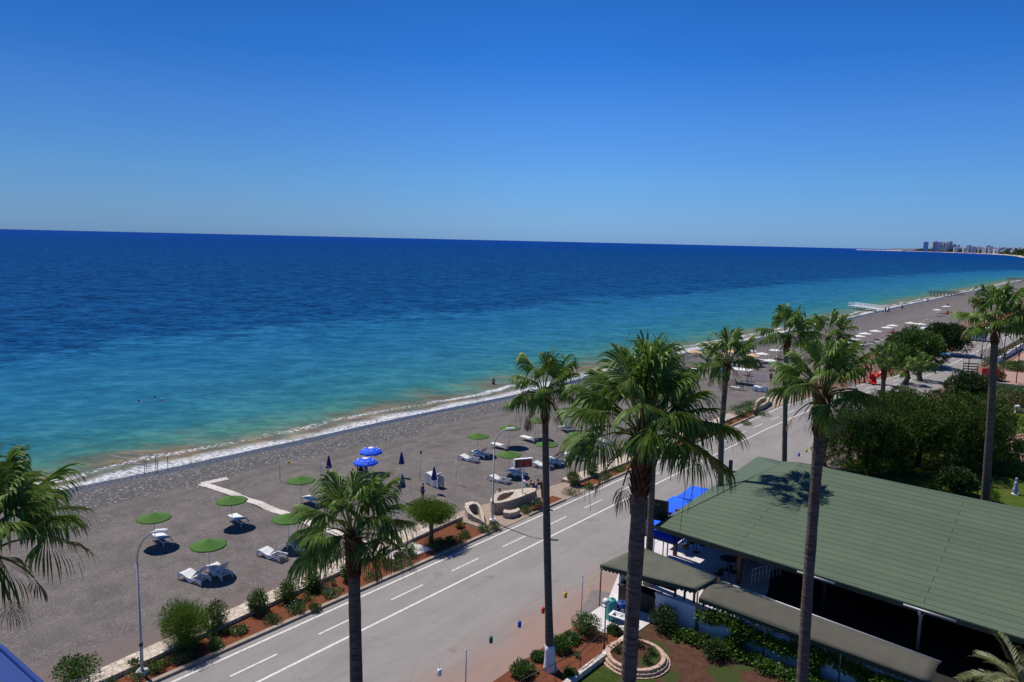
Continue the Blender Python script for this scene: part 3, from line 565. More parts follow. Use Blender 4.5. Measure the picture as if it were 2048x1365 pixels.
def shrub(name, loc, h, r, n, mat, label, cat='shrub', group=None, seed=0, leaf=.09, flower=None, nfl=30, trunk=.03, asp=.45, tree=False, up_=.2, nl=6, hsq=.5, fs=.05):
    rg = np.random.default_rng(seed+100); root = empty(name, loc); tag(root, label, cat, group)
    lob = []
    cz = h - r*hsq*1.1 if tree else h*.52
    for k in range(nl):
        a = k*2.4+seed; q = r*.5*rg.random()**.5; lob.append((cos(a)*q, sin(a)*q, cz+rg.uniform(-.18, .18)*h*(.4 if tree else 1), r*rg.uniform(.5, .75), r*rg.uniform(.5, .75), (r*hsq if tree else h*.45)*rg.uniform(.6, .95)))
    C, d = lobes_cloud(rg, lob, n); C[:, 2] = np.maximum(C[:, 2], .04)
    mb = MB()
    if tree:
        zt = cz - r*hsq*.5; mb.tube([(0, 0, -.05), (.03, 0, zt*.5), (0, .02, zt)], [trunk*1.2, trunk, trunk*.8], 8)
        for k in range(7):
            a = k*.9; mb.tube([(0, 0, zt*.9), (cos(a)*r*.25, sin(a)*r*.25, cz), (cos(a)*r*.6, sin(a)*r*.6, cz+r*hsq*.3)], [trunk*.5, trunk*.35, .008], 5)
    else:
        for k in range(6):
            a = k*1.05+seed; mb.tube([(0, 0, -.03), (cos(a)*r*.25, sin(a)*r*.25, h*.35), (cos(a)*r*.55, sin(a)*r*.55, h*.75)], [trunk, trunk*.7, .004], 5)
    mb.build('trunk' if tree else 'stems', M['bark'], root)
    quads('crown' if tree else 'foliage', leaves(rg, C, d, leaf, asp, up_), mat, root)
    if flower is not None:
        C, d = lobes_cloud(rg, lob, nfl, .95); C[:, 2] = np.maximum(C[:, 2], .06); Q = []
        for k in range(5): Q.append(leaves(rg, C, d+[0, 0, .5], fs, .8, .3))
        tag(quads('flowers', np.concatenate(Q), flower, root), kind='stuff')
    return root
def big_tree(name, loc, h, r, n, mat, label, seed, leaf=.3, asp=.12, zc=.62, nl=14, sq=.8, group=None, cat='tree', up_=.5, trunk=.22, extra=(), sz=(.26, .42)):
    rg = np.random.default_rng(seed); root = empty(name, loc); tag(root, label, cat, group)
    lob = []
    for k in range(nl):
        a = k*2.4; q = r*.78*((k+.5)/nl)**.5; z = h*zc + (h*(1-zc))*.62*(1-(q/r)**2)*rg.uniform(.4, 1.1) - h*.1*(k % 3 == 0)
        s = r*rg.uniform(*sz); lob.append((cos(a)*q, sin(a)*q, z, s, s, s*sq))
        s2 = s*.85; lob.append((cos(a+.4)*q*1.15, sin(a+.4)*q*1.15, max(s2*.75, z - h*.3), s2, s2, s2*sq))
    lob += list(extra)
    nt_ = n//7; C, d = lobes_cloud(rg, lob, nt_, .72); C[:, 2] = np.maximum(C[:, 2], .15)
    C = np.repeat(C, 7, 0) + rg.normal(size=(nt_*7, 3))*leaf*.18; d = np.repeat(d*.6+[0, 0, up_], 7, 0)
    mb = MB(); mb.tube([(0, 0, -.2), (.1, 0, h*.25), (0, .1, h*.5)], [trunk*1.3, trunk, trunk*.7], 10)
    for k in range(12):
        L = lob[k*2 % len(lob)]; mb.tube([(0, .05, h*(.2+.02*k)), (L[0]*.5, L[1]*.5, L[2]*.75), (L[0], L[1], L[2])], [trunk*.5, trunk*.3, .03], 6)
    mb.build('trunk', M['bark'], root); quads('crown', leaves(rg, C, d, leaf, asp, .1), mat, root); return root
# pines beyond the restaurant
PG = 'dense pines between the restaurant and the road'
for i, (px, py, h, r, n, l) in enumerate(((1728, 945, 6.3, 4.3, 70000, 'broad dark green pine nearest the road, left of the group'), (1835, 935, 7.9, 5.0, 80000, 'tallest bushy pine in the middle of the group'),
        (1938, 925, 7.2, 4.7, 70000, 'rounded pine at the right of the group behind the lawn palm'), (1800, 880, 6.0, 4.0, 40000, 'bushy pine at the back of the group towards the far road'))):
    big_tree('pine_tree', G(px, py), h, r, n, M['pine'], l, 11+i, .24, .2, .5, 26, .9, PG, sz=(.17, .27))
big_tree('dark_tree', G(1935, 812), 5.0, 2.6, 16000, M['dark'], 'dark rounded tree behind the pines near the red signboard', 31, .28, .3, .5)
big_tree('dark_tree', G(1912, 990), 2.6, 1.3, 9000, M['dark'], 'dark low bushy tree on the lawn in the shade of the pines', 32, .22, .35, .5)
big_tree('beach_tree', G(1826, 731), 7.2, 4.5, 26000, M['oleander'], 'broad green tree on the sea side of the far road', 33, .45, .3, .45, group='trees by the far road')
big_tree('beach_tree', G(1792, 735), 5.0, 3.2, 9000, M['oleander'], 'low green bushy tree before the broad green one', 36, .4, .3, .45, group='trees by the far road')
big_tree('beach_tree', G(1887, 709), 6.7, 3.8, 26000, M['dark'], 'darker olive green tree right of the broad green one', 34, .4, .3, .5, group='trees by the far road')
big_tree('far_tree', G(2046, 668), 6.5, 3.6, 9000, M['dark'], 'dark tree at the right edge behind the white garden wall', 35, .4, .3, .5)
shrub('tamarisk_bush', G(368, 1300), 2.5, 1.0, 16000, M['tam'], 'feathery green tamarisk bush, the largest in the near flower bed', seed=1, leaf=.16, asp=.13, up_=.6, trunk=.05, nl=9)
shrub('small_tree', G(862, 1088), 2.9, 1.5, 20000, M['tam'], 'small umbrella shaped tree with short dark trunk in the flower bed', 'tree', seed=2, leaf=.13, asp=.3, up_=.1, trunk=.13, tree=True, nl=11, hsq=.42)
FB = 'shrubs in the roadside flower bed'
for i, (px, py, h, r, n, fl, l) in enumerate((
    (155, 1362, 1.1, .85, 2600, None, 'round leafy shrub at the bottom left by the stone strip'), (430, 1262, 1.6, .62, 2200, M['fred'], 'red flowering oleander right of the feathery bush'),
    (515, 1228, 1.25, .6, 2000, M['fred'], 'oleander with orange red blossoms on its left side in the near bed'), (577, 1206, 1.3, .62, 2200, None, 'round green shrub between the two red flowering ones'),
    (625, 1184, 1.15, .5, 1700, M['fred'], 'small round shrub with red blossoms left of the lone palm trunk'), (697, 1165, 1.2, .45, 1500, None, 'shrub half hidden behind the lone palm trunk'),
    (797, 1122, .55, .3, 500, M['fred'], 'crimson flowering rose bush against the stone strip'), (920, 1058, .5, .28, 450, M['fred'], 'little dark red plant at the bend of the stone strip'),
    (1146, 972, 1.15, .6, 1900, M['fred'], 'round oleander with few red blossoms, first behind the white footed palm'), (1182, 955, 1.35, .55, 1700, None, 'upright branching green shrub right of the round oleander'),
    (1478, 834, 1.5, 1.3, 2600, None, 'rounded dark shrub left of its neighbour near the curved stone bench'), (1498, 826, 1.5, 1.2, 2600, None, 'rounded dark shrub right of its neighbour near the curved stone bench'),
    (1375, 890, .9, .7, 1000, None, 'green shrub low behind the drooping frond'), (820, 1112, .8, .5, 700, None, 'thin shrub left of the small tree trunk'))):
    shrub('oleander_shrub', G(px, py), h, r, n, M['oleander'], l, group=FB, seed=i+10, leaf=.12, flower=fl, nfl=40 if fl else 0, fs=.07)
FG = 'low bedding plants in the flower beds'
for i, (px, py, h, r, fl, l) in enumerate((
    (270, 1338, .45, .3, None, 'low green clump left of the near lamp foot'), (312, 1345, .5, .42, None, 'low clump right of the near lamp foot'), (360, 1326, .5, .5, M['fpink'], 'pink dotted clump under the feathery bush'),
    (430, 1300, .45, .4, None, 'green clump before the red oleander'), (480, 1268, .4, .45, M['fwhite'], 'whitish flowering clump by the kerb in the near bed'), (545, 1248, .4, .45, M['fpink'], 'clump with pale pink flowers by the kerb'),
    (590, 1226, .55, .55, M['fwhite'], 'white dotted clump under the round green shrub'), (660, 1195, .5, .5, M['fwhite'], 'white flowering clump left of the lone palm trunk'), (745, 1160, .45, .6, None, 'wide green clump right of the lone palm trunk'),
    (800, 1136, .45, .75, M['fwhite'], 'wide clump with white flowers beneath the crimson rose'), (900, 1085, .4, .4, None, 'green clump right of the small tree'), (930, 1077, .45, .4, None, 'leafy clump under the little dark red plant'),
    (968, 1066, .55, .5, None, 'bright green clump near the end of the near bed'), (988, 1060, .5, .45, M['fpink'], 'dry pinkish flowering clump at the end of the near bed'),
    (1050, 1026, .5, .55, M['fwhite'], 'leafy clump with pale flowers before the stone basin'), (1078, 1015, .6, .6, M['fwhite'], 'tall flowering clump before the stone basin beside the palm'),
    (1142, 990, .5, .75, M['fpink'], 'mass of pink flowers at the start of the far bed'), (1178, 978, .4, .5, None, 'green clump right of the pink flowers'), (1205, 962, .4, .5, M['fwhite'], 'clump with white flowers in the far bed'),
    (1235, 945, .45, .55, None, 'dense green clump left of the big trunk'), (1372, 885, .5, .6, M['fred'], 'red flowering clump under the drooping frond'), (1400, 872, .5, .7, None, 'green clump near the drooping frond tip'),
    (1492, 850, .45, .7, M['fred'], 'red dotted clump below the two rounded shrubs'), (1525, 832, .4, .8, None, 'green clump before the curved stone bench'), (630, 1222, .35, .35, M['fpink'], 'small pink clump by the kerb before the lone palm'),
    (1348, 900, .45, .55, None, 'green clump behind the thin trunk'))):
    shrub('bedding_plant', G(px, py), h, r, 700, M['oleander'], l, 'plant', FG, seed=i+60, leaf=.1, flower=fl, nfl=36 if fl else 0, trunk=.012, nl=5, fs=.055)
wr = random.Random(21)
for i in range(64):
    y = wr.uniform(12, 36.5) if i < 34 else wr.uniform(50.5, 85); x = wr.uniform(si_(y)+.2, K(y)-.4)
    shrub('weed', (x, y, .09), wr.uniform(.2, .42), wr.uniform(.18, .4), 190, M['oleander'], 'small green weed sprouting in the '+('near' if i < 34 else 'farther')+' red soil bed', 'weed', 'weeds in the '+('near' if i < 34 else 'farther')+' flower bed', seed=500+i, leaf=.09, trunk=.006, nl=3)
for i in range(12):
    shrub('weed', (wr.uniform(-19.9, -17.9), wr.uniform(20, 30), .08), wr.uniform(.15, .3), wr.uniform(.12, .26), 110, M['oleander'], 'small weed in the red bed beside the railing', 'weed', 'weeds in the railing bed', seed=620+i, leaf=.09, trunk=.006, nl=3)
# ------------------------------------------------------------------ beach furniture
def parasol_kind(mat, R=1.05, z0=1.76, z1=2.1, n=16, rag=.03):
    def f():
        root = empty('beach_parasol'); mb = MB(); mb.tube([(0, 0, -.2), (0, 0, z1)], .024, 8); mb.build('pole', M['white'], root)
        rg = random.Random(3); prof = [(.0, z1+.02), (.12, z1-.02), (R*.45, z0+(z1-z0)*.45), (R*.85, z0+.04), (R, z0), (R*.98, z0-.03), (R*.8, z0+.0), (R*.4, z0+(z1-z0)*.38), (.03, z1-.08)]
        mb = MB(); mb.lathe(prof, n=48)
        mb.v = [(x*(1+rg.uniform(-rag, rag)), y*(1+rg.uniform(-rag, rag)), z+rg.uniform(-.008, .008)) for x, y, z in mb.v]
        mb.build('canopy', mat, root)
        mb = MB()
        for k in range(8):
            a = k*pi/4; mb.tube([(0, 0, z1-.1), (cos(a)*R*.92, sin(a)*R*.92, z0-.015)], .012, 4)
        mb.build('ribs', M['white'], root); return root
    return Kind(f)
GP = parasol_kind(M['green_reed']); SP = parasol_kind(M['straw'], 1.35, 1.75, 2.15); WP = parasol_kind(M['whitec'], 1.35, 1.8, 2.1)
for px, py, l in ((308, 1032, 'green reed parasol above the lone lounger behind the near lamp'), (463, 997, 'green reed parasol next to the bend of the plank walk'), (602, 958, 'green reed parasol nearest the yellow can on the string'),
        (577, 1035, 'green reed parasol at the edge of the plank walk, left of the lone palm'), (417, 1087, 'nearest green reed parasol, above two white loungers'), (956, 870, 'green reed parasol with peaked top left of the second street lamp'),
        (1020, 855, 'green reed parasol just behind the second lamp head'), (1018, 907, 'green reed parasol beside the red display board'), (1072, 841, 'green reed parasol left of the slender palm trunk'),
        (1133, 826, 'farthest green reed parasol, right of the slender palm trunk'), (1094, 886, 'green reed parasol partly behind the slender palm trunk'), (1156, 867, 'rightmost green reed parasol by the big palm fronds')):
    GP.put(G(px, py, 1.9)*1 - Vector((0, 0, 1.9)), rnd.random(), l, 'parasol', 'green reed parasols', (1, 1, rnd.uniform(.98, 1.05)))
for px, py, l in ((1390, 703, 'straw parasol nearest the water, over the dark haired bather'), (1421, 697, 'straw parasol behind the one nearest the water'), (1447, 709, 'straw parasol left of the palm trunk'), (1466, 702, 'straw parasol right of the palm trunk'), (1505, 710, 'straw parasol left of the white loungers')):
    SP.put(G(px, py, 1.9) - Vector((0, 0, 1.9)), rnd.random(), l, 'parasol', 'straw parasols')
for i, (px, py) in enumerate(((1501, 698), (1525, 704), (1552, 697), (1542, 717), (1692, 684), (1707, 678), (1718, 672), (1731, 667), (1752, 662), (1775, 655), (1786, 651), (1822, 646), (1842, 648), (1850, 656), (1875, 620), (1893, 613))):
    WP.put(G(px, py, 1.9) - Vector((0, 0, 1.9)), rnd.random(), ('pale parasol in the far row on the beach beyond the palms' if i > 3 else 'pale parasol beyond the straw parasols'), 'parasol', 'pale parasols in the far row' if i > 3 else 'pale parasols beyond the straw ones', 1.0 if i > 3 else .85)
def folded(mat):
    def f():
        root = empty('folded_parasol'); mb = MB(); mb.tube([(0, 0, -.2), (0, 0, 2.2)], .02, 8); mb.build('pole', M['white'], root)
        mb = MB(); n = 16; prof = [(.21, 1.08), (.2, 1.25), (.13, 1.7), (.05, 2.12), (.02, 2.18)]
        vs = [(r*(1+.22*(k % 2)*(1-i/5))*cos(2*pi*k/n), r*(1+.22*(k % 2)*(1-i/5))*sin(2*pi*k/n), z+(.05*(k % 2) if i == 0 else 0)) for i, (r, z) in enumerate(prof) for k in range(n)]
        mb.add(vs, [(i*n+k, i*n+(k+1) % n, (i+1)*n+(k+1) % n, (i+1)*n+k) for i in range(4) for k in range(n)]); mb.build('folded_canopy', mat, root)
        mb = MB(); mb.lathe([(.05, 2.08), (.045, 2.2), (.015, 2.32), (0, 2.33)], n=10); mb.build('cap', M['white'], root); return root
    return Kind(f)
FP = folded(M['navy'])
for px, py, l in ((658, 962, 'folded navy parasol standing alone nearest the water'), (803, 953, 'folded navy parasol behind its neighbour on the sand'), (805, 1003, 'folded navy parasol before its neighbour on the sand'), (733, 984, 'folded navy parasol under the open blue ones'), (868, 986, 'folded navy parasol in front of the stacked loungers')):
    FP.put(G(px, py), rnd.random()*3, l, 'parasol', 'folded navy parasols')
def open_blue():
    root = empty('open_parasol'); mb = MB(); mb.tube([(0, 0, -.2), (0, 0, 2.15)], .02, 8); mb.build('pole', M['white'], root)
    mb = MB(); n = 16; R = 1.0; vs = [(0, 0, 2.2)]; fs = []
    rings = [(.25, 2.17), (.6, 2.07), (.92, 1.9), (R, 1.8), (R, 1.7)]
    for i, (r, z) in enumerate(rings):
        for k in range(n): q = 1-.05*(k % 2)*(i > 1); vs.append((r*q*cos(2*pi*k/n), r*q*sin(2*pi*k/n), z+(.03*(k % 2) if i == 4 else 0)))
    for k in range(n): fs.append((0, 1+k, 1+(k+1) % n))
    for i in range(4):
        for k in range(n): a = 1+i*n; fs.append((a+k, a+n+k, a+n+(k+1) % n, a+(k+1) % n))
    mb.add(vs, fs); c = mb.build('canopy', M['blue'], root)
    mb = MB(); mb.lathe([(0, 2.225), (.16, 2.2), (.24, 2.18)], n=16)
    for k in range(8): a = (k+.5)*pi/4; mb.lathe([(0, .012), (.07, 0)], (cos(a)*.66, sin(a)*.66, 2.07), 8)
    mb.build('white_print', M['white'], c); return root
OB = Kind(open_blue)
OB.put(G(731, 968), 0, 'open bright blue parasol nearer the camera, man standing beneath', 'parasol', 'open blue parasols'); OB.put(G(742, 945), .5, 'open bright blue parasol behind the other open one', 'parasol', 'open blue parasols')
def lounger_mesh(root, mat, back=True):
    # moulded plastic lounger lying along +X, foot at x=0
    tp = [(0, .24), (.08, .34), (.2, .39), (.4, .37), (.65, .29), (.85, .24), (1.1, .25), (1.5, .28), (1.88, .3)]
    bt = [(0, .02), (.1, .02), (.2, .2), (.4, .27), (.62, .2), (.78, .06), (.95, .0), (1.12, .02), (1.3, .14), (1.55, .17), (1.75, .08), (1.85, .0)]
    zb = lambda x: float(np.interp(x, [a for a, b in bt], [b for a, b in bt])); zt = lambda x: float(np.interp(x, [a for a, b in tp], [b for a, b in tp]))
    X = np.linspace(0, 1.88, 26); mb = MB(); W = .31
    for sg in (-1, 1):   # side rails with the wavy skirt
        y0, y1 = sg*W, sg*(W-.05)
        mb.sheet([[(x, y0, zb(x)), (x, y0, zt(x)), (x, y1, zt(x)), (x, y1, zb(x)), (x, y0, zb(x))] for x in X], smooth=False)
    mb.build('side_rails', mat, root)
    mb = MB(); x = .02
    while x < 1.86:
        if not (back and x > 1.06): mb.box((x+.03, 0, zt(x+.03)-.02), (.055, .54, .02), 0, 0, -math.atan((zt(x+.06)-zt(x))/.06))
        elif int(x*16) % 3 == 0: mb.box((x+.03, 0, zt(x)-.06), (.05, .52, .02))
        x += .066
    mb.build('seat_slats', mat, root)
    if back:
        mb = MB(); A = radians(43)
        for sg in (-1, 1): mb.box((1.05+.38*cos(A), sg*.245, .27+.38*sin(A)), (.8, .04, .04), 0, 0, -A)
        for k in range(11): q = .06+k*.066; mb.box((1.05+q*cos(A), 0, .275+q*sin(A)), (.05, .47, .018), 0, 0, -A)
        mb.box((1.05+.78*cos(A), 0, .27+.78*sin(A)), (.06, .53, .045), 0, 0, -A)
        mb.tube([(1.45, .2, .56), (1.62, .2, .22)], .014, 6); mb.tube([(1.45, -.2, .56), (1.62, -.2, .22)], .014, 6)
        mb.build('backrest', mat, root)
def wavy():
    root = empty('sun_lounger'); lounger_mesh(root, M['white']); return root
WL = Kind(wavy); LG = 'white wavy loungers in pairs on the shingle'
for px, py, a, l in ((365, 1148, 12, 'white lounger left of the pair under the nearest green parasol'), (420, 1134, 0, 'white lounger right of the pair under the nearest green parasol, half in shade'),
        (521, 1103, 12, 'white lounger left of the pair by the lone palm crown'), (582, 1086, 0, 'white lounger right of the pair, next to the lone palm crown'), (920, 914, 6, 'white lounger left of the pair in front of the far lamp pole'), (944, 905, -2, 'shaded white lounger right of the pair behind the far lamp pole'),
        (979, 955, 6, 'white lounger left of the pair behind the stone basin'), (1016, 942, -2, 'shaded white lounger right of the pair behind the stone basin'), (1066, 928, 6, 'white lounger left of the slender palm trunk, near the bathers'), (1092, 919, -2, 'shaded white lounger holding a navy towel beside the slender trunk'),
        (1126, 910, 6, 'sunlit white lounger beneath the long hanging frond stalks'), (1148, 900, -2, 'half shaded white lounger right of the one beneath the frond stalks'), (1172, 888, 6, 'white lounger close to the big palm fronds'), (1193, 881, -2, 'white lounger mostly behind the big palm fronds'),
        (750, 1050, 20, 'white lounger draped with a turquoise towel behind the lone palm')):
    WL.put(G(px, py, .15)-Vector((0, 0, .15)), radians(a), l, 'sun lounger', LG, (1.05, 1.2, 1.08))
def flat():
    root = empty('flat_lounger'); mb = MB(); mb.box((.62, 0, .36), (1.25, .66, .05)); 
    mb.box((1.6, .31, .34), (.75, .04, .05)); mb.box((1.6, -.31, .34), (.75, .04, .05)); mb.box((1.96, 0, .34), (.04, .66, .05)); mb.build('bed', M['white'], root, .01)
    mb = MB(); A = radians(16); mb.box((1.27+.3*cos(A), 0, .39+.3*sin(A)), (.62, .56, .02), 0, 0, -A); mb.build('backrest', simple('grey_mesh_fabric', (.2, .2, .22), .8), root)
    for x in (.06, 1.9):
        for y in (-.28, .28):
            mb = MB(); mb.tube([(x, y, 0), (x, y, .35)], .022, 6); mb.build('leg', M['white'], root)
    return root
FL = Kind(flat)
for px, py, a, l in ((312, 1073, -4, 'flat white lounger under the lone green parasol behind the near lamp'), (464, 1036, -4, 'flat white lounger under the green parasol at the plank walk bend'), (611, 999, -4, 'flat white lounger left of the lone palm crown under a green parasol'),
        (985, 891, -3, 'flat white lounger behind the red display board'), (1043, 877, -3, 'flat white lounger left of the slender palm trunk'), (1120, 857, -3, 'flat white lounger right of the slender palm trunk'),
        (1383, 740, -2, 'flat lounger under the straw parasol nearest the water'), (1373, 753, -2, 'flat lounger before the one under the straw parasol'), (1508, 731, -2, 'white flat lounger beside the straw parasol at the right'), (1519, 722, -2, 'white flat lounger beneath the pale parasol'), (1462, 777, 2, 'shaded flat lounger right of the palm trunk'),
        (1484, 765, 0, 'dark shaded flat lounger under the white canopy')):
    FL.put(G(px, py, .1)-Vector((0, 0, .1)), radians(a), l, 'sun lounger', 'flat loungers under parasols')
for i in range(9):
    p = G(1706+i*13.2, 696-i*3.2); FL.put((p.x, p.y, 0), 0, 'white lounger in the long row behind the pale far parasols', 'sun lounger', 'loungers in the far row')
# stacks
p = G(855, 965)
for k in range(7):
    WL.put(p+Vector((0, 0, .0 + .125*k)), radians(-8), ('bottom' if k == 0 else 'top' if k == 6 else ('second', 'third', 'fourth', 'fifth', 'sixth')[k-1])+' white lounger of the tall stack behind the boy in blue', 'sun lounger', 'stacked white loungers', (.98, 1, .55))
p = G(1506, 781)
for k in range(3): WL.put(p+Vector((0, 0, .2*k)), radians(8), ('lowest', 'middle', 'topmost')[k]+' white lounger of the small stack by the curved stone bench', 'sun lounger', 'stacked white loungers', (1, 1.8, .8))
# towels
def cloth(name, loc, w_, l_, mat, label, cat, tilt=.4, rz=0, sag=.06):
    mb = MB(); n, m_ = 12, 8; mb.sheet([[(l_*(i/n-.5), w_*(j/m_-.5), .03*sin(i*1.3+j)*(.5)+(i/n)*l_*math.tan(tilt)*(1 if i > n*.3 else .7)) for j in range(m_+1)] for i in range(n+1)], smooth=True)
    o = mb.build(name, mat); s = o.modifiers.new('s', 'SOLIDIFY'); s.thickness = .015; o.location = loc; o.rotation_euler = (0, 0, rz); return tag(o, label, cat)
q = G(750, 1050, .15); ca, sa = cos(radians(20)), sin(radians(20)); cloth('towel', (q.x+1.36*ca, q.y+1.36*sa, .62), .56, .85, M['towel'], 'turquoise towel draped over the backrest of the lounger behind the lone palm', 'towel', .75, radians(20))
q = G(1092, 919, .15); cloth('towel', (q.x+1.38, q.y-.04, .62), .5, .7, M['clothb'], 'navy towel on the lounger beside the slender palm trunk', 'towel', .75)
# plank walk
def planks():
    root = empty('plank_walk'); tag(root, 'bleached plank walk zigzagging over the shingle to the water', 'boardwalk')
    P = [G(455, 955), G(403, 965), G(585, 1034), G(770, 1104)]
    for a, b_ in zip(P, P[1:]):
        mb = MB(); D = b_-a; L = D.length; d = D/L; s = Vector((-d.y, d.x, 0)); n = int(L/.16); rg = random.Random(2)
        for k in range(n):
            c = a + d*(k+.5)*L/n + s*rg.uniform(-.02, .02); zz = bz(c.x, c.y, c.x-interp(SH, c.y)) + .035; mb.box((c.x, c.y, zz+rg.uniform(-.004, .004)), (L/n*.9, .72, .03), atan2(d.y, d.x))
        mb.build('plank_run', M['plank'], root)
planks()
def slab(name, pts, z0, z1, mat, label, cat, **k):
    mb = MB(); mb.prism(pts, z0, z1); return tag(mb.build(name, mat), label, cat, **k)
slab('stone_slab', [tuple(G(*q)[:2]) for q in ((728, 1090), (792, 1076), (868, 1102), (800, 1122), (745, 1118))], 0, .1, M['terrace'], 'pale stone slab at the foot of the plank walk', 'slab')
slab('turf_mat', [tuple(G(*q)[:2]) for q in ((905, 1052), (925, 1036), (945, 1038), (935, 1046), (908, 1056))], 0, .04, M['lawn'], 'small green turf patch beside the swirled stone wall', 'turf')
# street lamps
def lamp():
    root = empty('street_lamp'); mb = MB(); mb.tube([(0, 0, 0), (0, 0, 1.5), (0, 0, 1.52), (0, 0, 5.4)], [.075, .075, .062, .05], 10)
    pts = [(0, 0, 5.4)] + [(1.05*(1-cos(a)), 0, 5.4+1.5*sin(a)) for a in np.linspace(.15, 1.35, 9)]; mb.tube(pts, .045, 8); mb.build('pole', M['galv'], root)
    e = Vector(pts[-1]); mb = MB(); mb.box(e+Vector((.3, 0, .06)), (.62, .24, .09), 0, 0, -.12); mb.box(e+Vector((.3, 0, .12)), (.5, .18, .05), 0, 0, -.12); mb.build('lamp_head', simple('lamp_shell', (.7, .7, .7), .4), root, .02)
    mb = MB(); mb.prism([(.22, .22), (-.22, .22), (-.22, -.22), (.22, -.22)], -.05, .28); mb.build('foot', simple('lamp_foot_paint', (.6, .6, .66), .8), root, .04)
    mb = MB(); mb.lathe([(.085, 1.45), (.085, 1.6)], n=10); mb.build('band', M['black'], root); return root
LK = Kind(lamp)
for px, py, sgl in ((285, 1352, 'nearest street lamp with curved arm in the flower bed'), (985, 1046, 'street lamp standing by the stone basin'), (1548, 790, 'street lamp behind the curved stone bench'), (1835, 712, 'street lamp among the far roadside trees'), (1859, 690, 'street lamp standing behind the far roadside trees')):
    LK.put(G(px, py), radians(38) if px < 900 else radians(38), sgl, 'street lamp', 'street lamps with curved arm')
# strings, posts, hanging cans
def post(loc, h, label, mat=None, r=.028): 
    mb = MB(); mb.tube([(0, 0, -.1), (0, 0, h)], r, 8); mb.lathe([(r*1.5, 0), (r*1.5, .02), (0, .03)], (0, 0, h), 8); o = mb.build('post', mat or M['galv']); o.location = loc; return tag(o, label, 'post', 'thin posts carrying strings')
post(G(912, 968), 2.1, 'thin pale post standing on the shingle by the stacked loungers', M['white']); post(G(560, 962), 2.0, 'thin post near the water end of the yellow can string'); post(G(642, 967), 1.9, 'thin post left of the folded parasol nearest the water'); 
post(G(840, 960), 1.9, 'thin post between the folded parasols and the loungers stack')
ra, rb, rc = Vector((-20.2, 22.3, 0)), Vector((-20.15, 31.3, 0)), Vector((-20.3, 71, 0)); post(ra, 2.3, 'steel post at the bottom edge of the road'); post(rb, 2.55, 'steel post by the bed end near the restaurant'); post(rc, 2.4, 'steel post beyond the green roof'); post(Vector((-20.2, 10, 0)), 2.3, 'steel post below the photo edge')
def rope(a, b_, sag, label):
    mb = MB(); a, b_ = Vector(a), Vector(b_); mb.tube([a.lerp(b_, u)-Vector((0, 0, sag*4*u*(1-u))) for u in np.linspace(0, 1, 16)], .009, 4); return tag(mb.build('string', simple('string', (.6, .58, .55), .9)), label, 'string', 'strings with hanging cans')
rope(ra+Vector((0, 0, 2.25)), rb+Vector((0, 0, 2.45)), .45, 'string of coloured cans along the road edge'); rope((-20.2, 10, 2.25), ra+Vector((0, 0, 2.25)), .35, 'string running off the bottom edge of the photo'); rope(rb+Vector((0, 0, 2.5)), rc+Vector((0, 0, 2.4)), 1.0, 'string running on behind the green roof')
n1, n2, n3, n4 = G(560, 962), G(642, 967), G(912, 968), G(840, 960); rope(n1+Vector((0, 0, 2)), n2+Vector((0, 0, 1.85)), .35, 'string with the yellow can on the beach'); rope(n2+Vector((0, 0, 1.85)), G(752, 1000)+Vector((0, 0, .9)), .25, 'string with the red can on the beach'); rope(n4+Vector((0, 0, 1.8)), n3+Vector((0, 0, 2.05)), .12, 'string with the dark green can on the beach')
def can(loc, mat, c):
    root = empty('hanging_can', loc); mb = MB(); mb.lathe([(0, -.14), (.085, -.14), (.09, .0), (.085, .13), (.05, .15), (.03, .15)], n=14); mb.build('can', mat, root); mb = MB(); mb.tube([(0, 0, .15), (0, 0, .38)], .006, 4); mb.build('cord', M['black'], root)
    tag(root, c, 'can', 'coloured cans hanging from strings')
for px, py, mt, c in ((879, 1345, M['white'], 'white'), (982, 1280, M['greenp'], 'green'), (1039, 1249, M['bluep'], 'blue'), (1086, 1221, M['red'], 'red'), (1131, 1190, M['yellow'], 'yellow')):
    q = GX(px, py, -20.18); can(q, mt, c+' can hanging over the road edge at the bottom of the photo')
can(GX(1598, 910, -20.25), M['bluep'], 'blue can hanging beyond the green roof'); can(GX(1613, 902, -20.25), M['yellow'], 'yellow can hanging beyond the green roof')
can(G(578, 925, 1.5), M['yellow'], 'yellow can hanging over the shingle near the water'); can(G(658, 946, 1.2), M['red'], 'small red can hanging over the shingle'); can(G(842, 905, 1.5), M['greenp'], 'dark green can hanging over the shingle')
